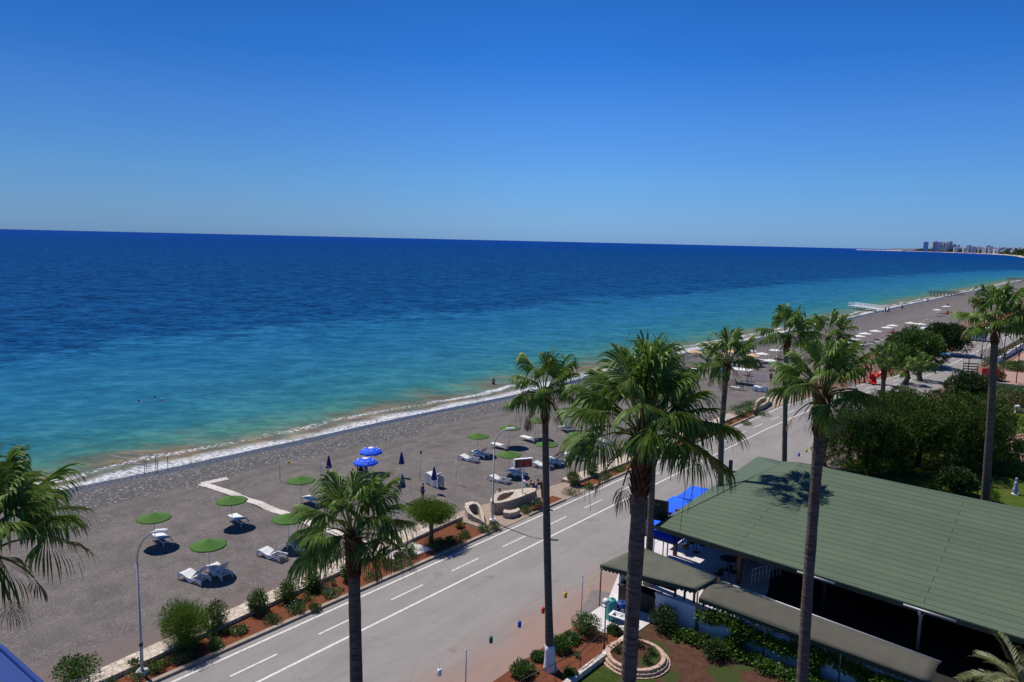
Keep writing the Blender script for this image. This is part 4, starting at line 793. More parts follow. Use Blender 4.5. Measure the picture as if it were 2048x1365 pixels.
# ------------------------------------------------------------------ stone basin, swirl wall, bench, display
def gp(lst, z): return [G(x, y, z) for x, y in lst]
def wall_ring(name, outer, inner, z0, z1, label, cat, group=None, closed=True, zfun=None):
    "wall between two outlines with paler cap stones"
    n = len(outer); root = empty(name, (outer[0].x, outer[0].y, 0)); tag(root, label, cat, group); o0 = Vector((outer[0].x, outer[0].y, 0))
    zt = (lambda i: zfun[i]) if zfun else (lambda i: z1)
    mb = MB(); rng = range(n if closed else n-1)
    O = [Vector((p.x, p.y, 0))-o0 for p in outer]; I = [Vector((p.x, p.y, 0))-o0 for p in inner]
    for i in rng:
        j = (i+1) % n; a, b_, c, d = O[i], O[j], I[j], I[i]; zi, zj = zt(i)-.06, zt(j)-.06
        mb.add([(a.x, a.y, z0), (b_.x, b_.y, z0), (b_.x, b_.y, zj), (a.x, a.y, zi)], [(0, 1, 2, 3)]); mb.add([(d.x, d.y, z0), (c.x, c.y, z0), (c.x, c.y, zj), (d.x, d.y, zi)], [(3, 2, 1, 0)])
    if not closed:
        for i in (0, n-1): mb.add([(*O[i][:2], z0), (*I[i][:2], z0), (*I[i][:2], zt(i)-.06), (*O[i][:2], zt(i)-.06)], [(0, 1, 2, 3)])
    mb.build('masonry', M['stonewall'], root)
    mb = MB()
    for i in rng:
        j = (i+1) % n; e = .04
        def ex(p, q): v = (p-q).normalized()*e; return p+v
        a, b_, c, d = ex(O[i], I[i]), ex(O[j], I[j]), ex(I[j], O[j]), ex(I[i], O[i]); zi, zj = zt(i), zt(j)
        vs = [(p.x, p.y, z-.059) for p, z in ((a, zi), (b_, zj), (c, zj), (d, zi))] + [(p.x, p.y, z) for p, z in ((a, zi), (b_, zj), (c, zj), (d, zi))]
        mb.add(vs, [(4, 5, 6, 7), (0, 1, 5, 4), (2, 3, 7, 6), (3, 2, 1, 0)] + ([(0, 4, 7, 3), (1, 2, 6, 5)] if not closed else []))
    mb.build('cap_stones', M['stone'], root); return root
outer = [(983, 1006), (981, 999), (988.6, 989), (1005, 982.5), (1029.6, 979.5), (1054, 976), (1071.8, 977.4), (1069, 983), (1053, 989), (1035.5, 996), (1014.4, 1002.5), (997, 1005.8)]
inner = [(994, 1002), (993, 998.5), (997, 991), (1006, 986.5), (1022, 984.2), (1029.6, 983.6), (1029.6, 984.2), (1028, 987), (1024, 991), (1019, 995), (1010, 999.5), (1001, 1002.2)]
wall_ring('stone_basin', gp(outer, .9), gp(inner, .9), 0, .9, 'teardrop shaped rubble stone basin with pale cap stones beside the road', 'stone basin')
sw_o = gp([(973, 1036), (962, 1031), (948, 1026), (936, 1022), (930, 1014), (931, 1008.5), (942, 1005.2), (953.4, 1006.5), (961, 1012), (965.5, 1022), (969, 1033)], .7)
cx = sum(p.x for p in sw_o)/len(sw_o); cy = sum(p.y for p in sw_o)/len(sw_o)
sw_i = [Vector((p.x+(cx-p.x)*.32, p.y+(cy-p.y)*.32, 0)) for p in sw_o]
wall_ring('swirled_stone_wall', sw_o, sw_i, 0, .7, 'low swirled stone wall left of the stone basin', 'wall', closed=False, zfun=[.3, .35, .45, .6, .7, .75, .78, .78, .7, .55, .35])
bo = gp([(1006, 1024), (1020, 1026), (1034, 1022.5), (1040, 1018)], .5); bi = gp([(1008, 1019), (1020, 1020.5), (1032, 1018), (1036, 1015)], .5)
wall_ring('stone_bench', bo, bi, 0, .48, 'small curved stone bench against the front of the stone basin', 'bench', closed=False)
w2o = gp([(1508, 821), (1509, 811), (1512, 803), (1520, 796), (1531, 792.5), (1539, 795), (1540, 801), (1529, 808), (1518, 814)], .7)
cx = sum(p.x for p in w2o)/len(w2o); cy = sum(p.y for p in w2o)/len(w2o)
wall_ring('swirled_stone_wall', w2o, [Vector((p.x+(cx-p.x)*.32, p.y+(cy-p.y)*.32, 0)) for p in w2o], 0, .7, 'swirled pale stone wall by the farther pair of dark shrubs', 'wall', closed=False)
q = G(1045, 986, .9); root = empty('display_board', (q.x, q.y, 0)); tag(root, 'white framed digital display board with red figures on a tall pole', 'display board')
mb = MB(); mb.tube([(0, 0, 0), (0, 0, 2.95)], .055, 10); mb.build('pole', M['white'], root)
A = radians(-32); ux = Vector((cos(radians(58)), sin(radians(58)), 0)); nx = Vector((ux.y, -ux.x, 0)); c0 = Vector((0, 0, 3.25))
def obox(mb, c, w_, d, h, mi=0): mb.box(c, (w_, d, h), radians(58), mi)
mb = MB(); obox(mb, c0, 1.35, .14, .62); mb.build('case', M['black'], root)
mb = MB(); obox(mb, c0+Vector((0, 0, .34)), 1.45, .26, .06); obox(mb, c0-Vector((0, 0, .34)), 1.4, .18, .05); obox(mb, c0-ux*.72, .06, .2, .74); mb.build('frame', M['white'], root)
mb = MB(); SEG = {'1': 'bc', '2': 'abged', '8': 'abcdefg', '0': 'abcdef', '5': 'afgcd', '3': 'abgcd'}
def seg7(mb, ch, c, s):
    pos = dict(a=(0, 1), g=(0, 0), d=(0, -1), f=(-.5, .5), b=(.5, .5), e=(-.5, -.5), c=(.5, -.5))
    for k in SEG[ch]:
        x, z = pos[k]; hor = k in 'agd'; obox(mb, c+ux*x*s+Vector((0, 0, z*s)), s*.8 if hor else s*.2, .012, s*.2 if hor else s*.8)
for k, ch in enumerate('1230'): seg7(mb, ch, c0+nx*.08+ux*(-.42+.27*k+(.05 if k > 1 else 0)), .17)
mb.build('lit_figures', M['led'], root)
# ------------------------------------------------------------------ restaurant pavilion
rr = empty('restaurant_pavilion', (-10, 44, 0)); tag(rr, 'open restaurant pavilion with a wide green felt roof on dark posts', 'restaurant'); RO = Vector((-10, 44, 0))
E0 = Vector((-20.2, 39.3, 3.0)); E1 = Vector((12, 37.9, 3.0)); R1 = Vector((12, 50, 5.15)); R0 = Vector((-15.2, 50, 5.62)); R00 = Vector((-16.75, 50, 5.08)); B0_ = Vector((-20.6, 57, 3.4)); B1_ = Vector((12, 57, 3.4))
mb = MB(); nn = 14
def lerpq(u, v): # v up the slope
    lo = E0.lerp(E1, u); hi = (R00.lerp(R0, u*8) if u < .125 else R0.lerp(R1, (u-.125)/.875)); p = lo.lerp(hi, v); p.z += .035*sin(u*23)*sin(v*pi) - .05*sin(v*pi); return p
mb.sheet([[lerpq(u, v)-RO for u in np.linspace(0, 1, 33)] for v in np.linspace(0, 1, nn+1)]); mb.sheet([[R00-RO, R0-RO, R1-RO], [B0_-RO, (B0_+Vector((2, 0, 0)))-RO, B1_-RO]])
mb.add([R00-RO, B0_-RO, E0-RO], [(0, 1, 2)])
o = mb.build('roof', M['roof'], rr); s = o.modifiers.new('s', 'SOLIDIFY'); s.thickness = .12; s.offset = -1
mb = MB(); d = (E1-E0); L = d.length; mb.box((E0+E1)/2-RO+Vector((0, -.03, -.13)), (L+.1, .08, .22), atan2(d.y, d.x)); mb.box((E0+E1)/2-RO+Vector((0, .25, -.3)), (L, .12, .18), atan2(d.y, d.x)); mb.build('fascia', M['dgreen'], rr)
for u0, u1 in ((.27, .33), (.43, .5)):
    mb = MB(); a, b_ = E0.lerp(E1, u0), E0.lerp(E1, u1); mb.tube([a-RO+Vector((0, -.12, -.1)), b_-RO+Vector((0, -.12, -.13))], .05, 6); mb.build('gutter', M['galv'], rr)
for i, (x, y) in enumerate(((-20.2, 42.2), (-15.5, 41.1), (-10.6, 40.9), (-5.8, 40.4), (-1, 40.2), (4, 40.2), (-20.2, 50.5), (-15, 50), (-8, 50), (0, 50))):
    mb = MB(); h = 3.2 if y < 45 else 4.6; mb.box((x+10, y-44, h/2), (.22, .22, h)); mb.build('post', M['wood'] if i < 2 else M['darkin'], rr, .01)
mb = MB(); mb.tube([(-15.5+10, -2.9, 1.6), (-16.6+10, -3.6, 2.9)], .06, 6); mb.tube([(-15.5+10, -2.9, 1.6), (-14.3+10, -3.4, 2.9)], .06, 6); mb.tube([(-20.1+10, -1.8, 2.1), (-19.2+10, -3, 2.9)], .05, 6); mb.build('brace', M['wood'], rr)
mb = MB(); P = [E0.lerp(E1, .452)-RO+Vector((0, -.1, -.15)), E0.lerp(E1, .452)-RO+Vector((0.0, .0, -.4)), Vector((4.35, -3.95, 2.2)), Vector((4.2, -3.85, 1.8)), Vector((4.2, -3.85, 0))]; mb.tube(P, .075, 8); mb.build('downpipe', M['galv'], rr)
mb = MB(); mb.box((6, 7.9, 1.7), (34, .2, 3.4)); mb.box((21, 1, 1.6), (.2, 14, 3.2)); mb.box((-2.6, 7.6, 1.5), (12, .15, 3)); mb.build('added_dark_wall', M['darkin'], rr)  # dark walls added to keep side light out from under the roof
sheet_poly('shade_dark_floor', [(-13.8, 41.3), (-14.6, 44), (-15, 51), (11, 51), (11, 36.6), (-13, 36.6)], .1, M['darkin'], thick=.04)  # floor coloured dark to paint in the shade below the roof
# furniture
def chair():
    root = empty('chair'); dk = simple('dark_rattan', (.03, .028, .025), .6, .4, 20)
    mb = MB(); mb.box((0, 0, .44), (.46, .46, .05)); mb.build('seat', dk, root, .01)
    mb = MB(); V = []; 
    for j, (z, r) in enumerate(((.46, .25), (.62, .27), (.78, .27), (.86, .22))): V.append([(r*sin(a), -r*cos(a)*1.0, z - (.12*abs(sin(a)) if j > 1 else 0)) for a in np.linspace(-1.3, 1.3, 9)])
    mb.sheet(V, smooth=True); b_ = mb.build('backrest', dk, root); s = b_.modifiers.new('s', 'SOLIDIFY'); s.thickness = .03
    for sx_ in (-1, 1):
        mb = MB(); mb.tube([(sx_*.25, -.12, .64), (sx_*.27, .1, .66), (sx_*.25, .22, .6), (sx_*.22, .22, .02)], .016, 6); mb.build('armrest', dk, root)
        mb = MB(); mb.tube([(sx_*.2, -.2, .44), (sx_*.23, -.25, 0)], .016, 6); mb.build('leg', dk, root)
    return root
CH = Kind(chair)
CHL = [((1369, 1108), 'dark rattan chair at the near edge of the terrace in the sun'), ((1437, 1163), 'dark rattan chair by the terrace edge left of the post'), ((1465, 1158), 'dark rattan chair close to the brown terrace post'), ((1380, 1098), 'shaded chair behind the sunlit near chair'), ((1420, 1092), 'chair in the blue shade beside the round table'), ((1444, 1090), 'rear chair in the blue shade'), ((1478, 1128), 'chair under the roof beside the railing'), ((1500, 1130), 'chair under the roof further right')]
for i, (q, l) in enumerate(CHL): CH.put(G(*q, .09), (0.9, 2.4, -1.2, 0.3, 3.0, 1.2, 2, 4)[i], l, 'chair', 'rattan chairs on the terrace')
def table(q, cm, label, r=.5):
    root = empty('round_table', G(*q, .09)); tag(root, label, 'table', 'terrace tables'); mb = MB(); mb.lathe([(0, .74), (r, .74), (r, .71), (0, .71)], n=24, smooth=False); mb.build('tabletop', cm, root)
    mb = MB(); mb.tube([(0, 0, 0), (0, 0, .71)], .035, 8); mb.lathe([(0, .03), (.25, .03), (.27, 0)], n=16); mb.build('pedestal', M['black'], root)
table((1405, 1090), M['clothb'], 'round table with a blue cloth in the parasol shade', .6); table((1455, 1140), M['darkin'], 'dark round table by the terrace post'); table((1392, 1104), M['darkin'], 'dark table near the sunlit terrace edge', .4)
mb = MB()
for k in range(9): mb.box((-14.9+.28*k*.4, 41.6+.28*k, .55), (.03, .03, .9))
mb.tube([(-14.9, 41.6, 1.0), (-14.0, 43.9, 1.0)], .025, 6); mb.tube([(-14.9, 41.6, .6), (-14.0, 43.9, .6)], .02, 6); tag(mb.build('railing', M['white']), 'short white railing on the terrace under the roof', 'railing')
# big blue square parasols
def bigpar(c, half, rz, label, z=2.55, drop=.22, top=.55):
    root = empty('square_parasol', (c[0], c[1], 0), rz); tag(root, label, 'parasol', 'large blue square parasols'); mb = MB(); mb.tube([(0, 0, 0), (0, 0, z+top)], .035, 8); mb.build('pole', M['black'], root)
    mb = MB(); h = half; K_ = [(-h, -h), (0, -h*.96), (h, -h), (h*.96, 0), (h, h), (0, h*.96), (-h, h), (-h*.96, 0)]
    vs = [(0, 0, z+top)] + [(x*.5, y*.5, z+top*.42) for x, y in K_] + [(x, y, z) for x, y in K_] + [(x, y, z-drop) for x, y in K_]
    fs = [(0, 1+i, 1+(i+1) % 8) for i in range(8)] + [(1+i, 9+i, 9+(i+1) % 8, 1+(i+1) % 8) for i in range(8)]
    mb.add(vs, fs); mb.add(vs, [(9+i, 17+i, 17+(i+1) % 8, 9+(i+1) % 8) for i in range(8)], 1); mb.build('canopy', [M['shadeblue'], M['navy']], root)
    mb = MB()
    for x, y in K_[::2]: mb.tube([(0, 0, z+top-.15), (x*.95, y*.95, z-.02)], .012, 4)
    mb.build('ribs', M['black'], root)
bigpar((-20.3, 40.7), 1.4, 0, 'bright blue parasol right behind the brown signboard with its corner under the roof edge', 2.3)
bigpar((-20.8, 44.5), 1.55, radians(2), 'bright blue parasol behind the roof corner whose shade falls on the white terrace')
bigpar((-20.9, 47.8), 1.5, radians(5), 'large bright blue square parasol peeking out behind the upper roof edge', 2.5)
# signs at the corner
sg = empty('restaurant_sign', GX(1300, 1095, -21.2)); sg.location.z = 0; tag(sg, 'brown framed board with golden ornaments behind the big trunk', 'sign'); so2 = sg.location
P4 = [GX(1261, 990, -21.3), GX(1338, 1004, -20.2), GX(1336, 1046, -20.2), GX(1262, 1030, -21.3)]
def panel(pts, th, name, mat, parent, off, pull=0, shrink=0):
    c = sum((Vector(p) for p in pts), Vector())/4; n = (Vector(pts[1])-Vector(pts[0])).cross(Vector(pts[3])-Vector(pts[0])).normalized()
    if n.dot(Vector((0, 0, HC))-c) < 0: n = -n
    q = [Vector(p)+(c-Vector(p))*shrink + n*pull - off for p in pts]; r = [v-n*th for v in q]
    mb = MB(); mb.add(q+r, [(0, 1, 2, 3), (7, 6, 5, 4), (0, 4, 5, 1), (1, 5, 6, 2), (2, 6, 7, 3), (3, 7, 4, 0)]); return mb.build(name, mat, parent), n, q
ZU = 0
panel(P4, .12, 'frame', M['wood'], sg, so2); _, nrm, q4 = panel(P4, .03, 'face', M['darkin'], sg, so2, .012, .12)
mb = MB(); ex_ = (q4[1]-q4[0]); ey_ = (q4[3]-q4[0])
for k in range(9):
    u = .15+.085*k; v = .35+.22*sin(k*1.7); c = q4[0]+ex_*u+ey_*v+nrm*.012; r_ = .05+.03*(k % 3)
    mb.add([c+ex_.normalized()*r_*cos(a)*(.5+.5*(j % 2))+ey_.normalized()*r_*sin(a)*(.5+.5*(j % 2)) for j, a in enumerate(np.linspace(0, 2*pi, 11)[:10])], [tuple(range(10))])
for k in range(6): c = q4[0]+ex_*(.2+.11*k)+ey_*.75+nrm*.012; mb.add([c, c+ex_*.07, c+ex_*.07+ey_*.1, c+ey_*.1], [(0, 1, 2, 3)])
mb.build('gold_ornament', M['gold'], sg)
for a in ((-21.15, 0), (-20.3, 0)):
    mb = MB(); pz = P4[3] if a[0] < -21 else P4[2]; mb.tube([(pz.x-so2.x, pz.y+.12-so2.y, 0), (pz.x-so2.x, pz.y+.12-so2.y, pz.z+.5)], .045, 6); mb.build('leg', M['darkin'], sg)
mn = empty('menu_board', (-20.9, 41.0, 0)); tag(mn, 'dark menu board with rows of white lettering below the brown sign', 'sign'); P5 = [GX(1290, 1038, -20.9), GX(1309, 1040, -20.6), GX(1309, 1082, -20.6), GX(1290, 1080, -20.9)]
P5 = [GX(1286, 1036, -20.95), GX(1308, 1040, -20.55), GX(1308, 1074, -20.55), GX(1286, 1070, -20.95)]
_, nrm, q5 = panel(P5, .05, 'board', M['black'], mn, mn.location); mb = MB(); ex_, ey_ = q5[1]-q5[0], q5[3]-q5[0]
rg = random.Random(9)
for k in range(8):
    u = .1
    while u < .85: w_ = rg.uniform(.05, .16); c = q5[0]+ex_*u+ey_*(.08+.11*k)+nrm*.01; mb.add([c, c+ex_*w_, c+ex_*w_+ey_*.045, c+ey_*.045], [(0, 1, 2, 3)]); u += w_+.05
mb.build('lettering', M['white'], mn)
for p in (P5[2], P5[3]):
    mb = MB(); mb.tube([(p.x-mn.location.x, p.y-mn.location.y+.06, 0), (p.x-mn.location.x, p.y-mn.location.y+.06, p.z)], .03, 6); mb.build('leg', M['black'], mn)
# ------------------------------------------------------------------ kitchen booth with awnings
bo_ = empty('kitchen_booth', (-17, 34.5, 0)); tag(bo_, 'small booth with an olive awning and scalloped green valance at the road corner', 'booth'); BO = Vector((-17, 34.5, 0))
A0, A1, A2, A3 = G(1200, 1130, 2.45), G(1280, 1093, 2.75), G(1435, 1155, 2.75), G(1393, 1179, 2.45)
mb = MB(); mb.sheet([[A0.lerp(A3, u).lerp(A1.lerp(A2, u), v)-BO - Vector((0, 0, .05*sin(u*pi*3)**2*sin(v*pi))) for u in np.linspace(0, 1, 19)] for v in np.linspace(0, 1, 7)], smooth=True); o = mb.build('awning', M['awn'], bo_); s = o.modifiers.new('s', 'SOLIDIFY'); s.thickness = .04; s.offset = -1
def valance(a, b_, root, off, drop=.3, mat=M['valance'], n=24):
    mb = MB(); rows = []
    for i in range(n*4+1):
        u = i/(n*4); p = a.lerp(b_, u)-off; q = drop*(.72+.28*abs(sin(u*n*pi))); nn_ = Vector((-(b_-a).y, (b_-a).x, 0)).normalized()*.03*sin(u*n*pi*2); rows.append([p-Vector((0, 0, .02)), p+nn_*.5-Vector((0, 0, q*.5)), p+nn_-Vector((0, 0, q))])
    mb.sheet(rows, smooth=True); return mb.build('valance', mat, root)
valance(A0, A3, bo_, BO); valance(A1, A0, bo_, BO, .26, n=12); valance(A3, A2, bo_, BO, .2, n=10)
for p, h in ((A0, 2.4), (A3, 2.4), (A1, 2.7), (A2, 2.7)):
    mb = MB(); q = p-BO; mb.tube([(q.x+.05, q.y+.05, 0), (q.x+.05, q.y+.05, h)], .045, 8); mb.build('awning_post', M['rust'], bo_)
mb = MB(); mb.box((-1.55, .15, .55), (2.3, .7, 1.1)); mb.box((-1.55, .15, 1.14), (2.4, .8, .07)); mb.build('counter', M['darkin'], bo_, .01)
mb = MB(); mb.box((-2.75, .55, 1.3), (.12, 1.1, 2.2)); mb.build('side_panel', M['whitewall'], bo_); mb = MB(); mb.box((-1.4, 1.25, 1.75), (2.9, .1, 1.3)); mb.build('dark_hatch', M['black'], bo_)
mb = MB(); mb.box((-1.6, -.1, 1.75), (2.1, .03, .03)); mb.box((-1.6, -.1, 1.6), (2.1, .03, .03)); mb.build('rail', M['galv'], bo_)
for k in range(4):
    mb = MB(); mb.box((.2+.55*k, .9, 1.0), (.1, .1, 2.0)); mb.build('stud', M['darkin'], bo_)
# water tank, sink, barrel
q = G(1222, 1238, .09); tk = empty('water_tank', q); tag(tk, 'upright turquoise plastic water tank behind the outdoor sink', 'water tank'); mb = MB(); mb.lathe([(0, .02), (.27, .02), (.28, .1), (.28, .95), (.22, 1.1), (.1, 1.14), (0, 1.14)], n=20); mb.build('tank', M['teal'], tk); mb = MB(); mb.lathe([(.09, 1.12), (.09, 1.19), (0, 1.2)], n=12); mb.build('lid', M['teal'], tk)
q = G(1243, 1236, .09); tk = empty('barrel', q); tag(tk, 'blue barrel standing right of the outdoor sink', 'barrel'); mb = MB(); mb.lathe([(0, 0), (.27, 0), (.29, .05), (.28, .3), (.3, .32), (.28, .34), (.28, .6), (.3, .62), (.28, .64), (.28, .88), (.25, .9), (0, .9)], n=20); mb.build('drum', M['barrel'], tk); mb = MB(); mb.lathe([(.08, .9), (.08, .93), (0, .93)], n=10); mb.build('cap', M['black'], tk)
q = G(1240, 1265, .09); tk = empty('outdoor_sink', q, radians(5)); tag(tk, 'white outdoor sink on a scrolled black iron frame', 'sink')
mb = MB(); 
for a in ((-.5, 0, .14, .6), (.5, 0, .14, .6)): mb.box((a[0], a[1], .88), (a[2], a[3], .07))
mb.box((0, -.25, .88), (.87, .1, .07)); mb.box((0, .25, .88), (.87, .1, .07)); mb.sheet([[(-.43, -.2, .9), (.43, -.2, .9)], [(-.3, -.12, .76), (.3, -.12, .76)], [(-.3, .12, .76), (.3, .12, .76)], [(-.43, .2, .9), (.43, .2, .9)]]); mb.build('basin', M['white'], tk)
mb = MB(); mb.tube([(0, .27, .9), (0, .27, 1.15), (0, .15, 1.2), (0, .05, 1.12)], .018, 8); mb.build('tap', M['galv'], tk)
for x in (-.5, .5):
    for y in (-.25, .25):
        mb = MB(); mb.tube([(x, y, 0), (x, y, .86)], .018, 6); mb.build('leg', M['black'], tk)
mb = MB()
for x in (-.25, .25):
    for z in (.3, .55): mb.tube([(x+.16*cos(a)*(1-a/14), -.26, z+.16*sin(a)*(1-a/14)) for a in np.linspace(0, 9, 26)], .01, 5)
mb.tube([(-.5, -.26, .42), (.5, -.26, .42)], .01, 5); mb.build('scrollwork', M['black'], tk)
# globe lamp
q = G(1208, 1303); tk = empty('globe_lamp', q); tag(tk, 'black garden lamp with a white globe at the low white wall', 'garden lamp'); mb = MB(); mb.tube([(0, 0, 0), (0, 0, .3), (0, 0, .32), (0, 0, 2.45)], [.06, .06, .035, .03], 10); mb.build('pole', M['black'], tk); mb = MB(); mb.lathe([(.17*sin(a)+.001, 2.6-.17*cos(a)) for a in np.linspace(0, pi, 12)], n=20); mb.build('globe', M['white'], tk)
# low white wall with railing
lw = [G(1100, 1402), G(1150, 1364), G(1205, 1322), G(1250, 1285)]; mb = MB()
for a, b_ in zip(lw, lw[1:]):
    d = (b_-a); s = Vector((-d.y, d.x, 0)).normalized()*.13; mb.add([a+s, b_+s, b_-s, a-s] + [p+Vector((0, 0, .34)) for p in (a+s, b_+s, b_-s, a-s)], [(4, 5, 6, 7), (0, 1, 5, 4), (2, 3, 7, 6), (1, 2, 6, 5), (3, 0, 4, 7)])
tag(mb.build('low_white_wall', simple('chipped_white_stone', (.55, .48, .42), .9, .45, 5, bmp=.6)), 'low whitewashed wall running beside the lawn and the round planter', 'wall')
rl = empty('railing', lw[0]); tag(rl, 'thin dark green railing between the red bed and the low white wall', 'railing'); PR = [G(1040, 1402), G(1110, 1365), G(1160, 1341), G(1214, 1290), G(1262, 1250)]
for k, p in enumerate(PR):
    mb = MB(); r = p-lw[0]; mb.tube([r, r+Vector((0, 0, .95))], .022, 6); mb.build('post', M['dgreen'], rl)
mb = MB(); mb.tube([p-lw[0]+Vector((0, 0, .95)) for p in PR], .022, 6); mb.tube([p-lw[0]+Vector((0, 0, .55)) for p in PR], .012, 6); mb.build('rail', M['dgreen'], rl)
for i, (px, py, h, r, fl, l) in enumerate(((1045, 1352, .65, .55, M['fpink'], 'rose bush with pink and white flowers at the bottom of the red bed'), (1120, 1302, .8, .6, None, 'dark shrub just right of the whitewashed palm foot'), (1170, 1272, 1.15, .7, None, 'upright leafy shrub in front of the pale terrace corner'),
        (1140, 1285, .5, .5, M['fwhite'], 'small flowering shrub between the two dark shrubs'), (1230, 1268, .4, .4, None, 'green clump under the iron sink frame'), (1080, 1322, .45, .4, M['fwhite'], 'pale flowering clump left of the whitewashed palm foot'), (1140, 1362, .5, .35, None, 'bright green plant at the bottom edge by the white wall'))):
    shrub('garden_shrub', G(px, py), h, r, 2600, M['oleander'], l, group='shrubs by the terrace corner', seed=i+200, leaf=.1, flower=fl, nfl=44 if fl else 0, fs=.07)
# round brick planter
q = G(1271, 1322); pl = empty('round_planter', q); tag(pl, 'round stepped planter of pale bricks round the big palm', 'planter'); 
for k, (r, z0, z1) in enumerate(((1.55, 0, .12), (1.43, .12, .24), (1.32, .24, .38))):
    mb = MB(); n = 34
    for i in range(n):
        a = 2*pi*(i+.5*(k % 2))/n; mb.box((r*cos(a), r*sin(a), (z0+z1)/2+rnd.uniform(-.01, .01)), (.2, 2*pi*r/n*.94, z1-z0-.01), a)
    mb.build('brick_ring', M['brick'], pl)
mb = MB(); mb.lathe([(0, .3), (1.25, .26)], n=32); mb.build('soil', M['gsoil'], pl)
for i, (dx, dy, fl) in enumerate(((-.6, .4, M['fred']), (-.3, .8, M['fred']), (.5, .6, None), (-.2, -.5, None), (.7, -.2, None), (-.8, -.3, None))):
    shrub('planter_flower', (q.x+dx, q.y+dy, .27), .35, .25, 260, M['dark'], ('red flowering plant in the round planter' if fl else 'small dark plant in the round planter'), 'plant', 'plants in the round planter', seed=300+i, leaf=.09, flower=fl, nfl=26 if fl else 0, fs=.07, trunk=.01)
# white garden wall with vines, long barrel awning
mb = MB(); mb.box((-4.7, 34.35, .7), (25.4, .18, 1.4)); ww = tag(mb.build('garden_wall', M['whitewall']), 'white rendered wall under the long awning, overgrown with vine', 'wall')
mb = MB(); mb.box((-4.7, 34.35, 1.42), (25.5, .26, .05)); mb.build('coping', M['whitewall'], ww)
la = empty('long_awning', (-10, 34.5, 0)); tag(la, 'long taupe barrel awning between the white wall and the pavilion', 'awning'); LO = Vector((-10, 34.5, 0))
F0, F1, K0, K1 = G(1398, 1197, 2.1), G(1862, 1368, 2.1), G(1432, 1160, 2.35), G(1882, 1326, 2.35)
mb = MB(); mb.sheet([[F0.lerp(F1, u).lerp(K0.lerp(K1, u), v)-LO + Vector((0, 0, .28*sin(min(1, v*1.0)*pi)*.8)) for v in np.linspace(0, 1, 11)] for u in np.linspace(0, 1, 25)], smooth=True); o = mb.build('awning_cloth', M['awn2'], la); s = o.modifiers.new('s', 'SOLIDIFY'); s.thickness = .03
mb = MB(); mb.tube([K0-LO+Vector((0, 0, .03)), K1-LO+Vector((0, 0, .03))], .045, 8); mb.build('back_bar', M['galv'], la); mb = MB(); mb.tube([F0-LO, F1-LO], .03, 8); mb.build('front_bar', M['dgreen'], la)
valance(F0, F1, la, LO, .25, n=44)
for u in (0, .33, .66, 1):
    p = F0.lerp(F1, u)-LO; mb = MB(); mb.tube([(p.x, p.y+.05, 0), (p.x, p.y+.05, 2.1)], .035, 6); mb.build('awning_post', M['dgreen'], la)
def vines(name, pts, n, sz, label, seed, mat=M['vine']):
    rg = np.random.default_rng(seed); L = []
    for (x, y, z, rx, ry, rz_) in pts: L.append((x, y, z, rx, ry, rz_))
    C, d = lobes_cloud(rg, L, n, .3); o = quads(name, leaves(rg, C, d+[0, -.6, .3], sz, .7), mat); return tag(o, label, 'vine', 'vines on the white wall')
rg = random.Random(4)
vines('wall_vine', [(x, 34.05-.1*rg.random(), 1.25+.25*sin(x*1.3)+rg.uniform(-.1, .1), .5, .25, .35) for x in np.arange(-14.4, -3.5, .45)], 9000, .13, 'bright leafy vine trailing along the top of the white wall', 1)
vines('ground_vine', [(x, 33.6-.5*rg.random(), .2+.1*rg.random(), .5, .4, .28) for x in np.arange(-16.2, -4, .4)], 8000, .13, 'leafy creeper at the foot of the white wall', 2, M['oleander'])
vines('climbing_vine', [(-12.8+.4*rg.random(), 34.0-.4*rg.random(), .3+.25*k, .4, .3, .3) for k in range(5)] + [(-9.2+.3*rg.random(), 33.9, .2+.3*k, .35, .3, .3) for k in range(4)]+[(-6.0+.9*rg.random(), 33.7, .3+.2*k, .6, .4, .3) for k in range(6)], 6000, .14, 'thicker vine clumps climbing the white wall to the awning', 3)
shrub('garden_shrub', (-13.3, 32.6, .05), .9, .6, 1500, M['dark'], 'grey green shrub alone on the garden soil by the wall', seed=410, leaf=.12); shrub('garden_shrub', (-16.4, 33.4, .05), 1.2, .7, 2400, M['dark'], 'dark shrub in the shade behind the big trunk', seed=411, leaf=.12)
shrub('garden_shrub', (-7.6, 31.5, .05), .8, .8, 1500, M['dark'], 'dark shrub at the bottom edge right of the tall trunk', seed=412, leaf=.12)
# lawn details beyond the roof
shrub('potted_plant', G(1985, 1005), .9, .45, 700, M['oleander'], 'small spiky plant right of the lawn palm foot', 'plant', seed=420, leaf=.3, asp=.1, up_=.8)
shrub('lawn_plant', G(1862, 988), .6, .5, 600, M['dark'], 'low plant in a ring of red soil on the lawn', 'plant', seed=421, leaf=.2, asp=.15, up_=.6)
for i, q in enumerate(((1862, 989), (1955, 1003), (1988, 1007), (1905, 962))):
    p = G(*q); mb = MB(); mb.lathe([(0, .09), (.5, .08), (.6, .05)], (p.x, p.y, 0), 20); o = mb.build('soil_ring', M['soil']); tag(o, kind='structure')
p = G(1902, 965); pt = empty('clay_pot', p); tag(pt, 'terracotta pot on the lawn at the shade edge', 'pot'); mb = MB(); mb.lathe([(0, 0), (.25, 0), (.35, .5), (.38, .5), (.38, .6), (.32, .6), (.3, .5), (0, .48)], n=20); mb.build('pot', simple('terracotta', (.4, .13, .07), .8), pt)
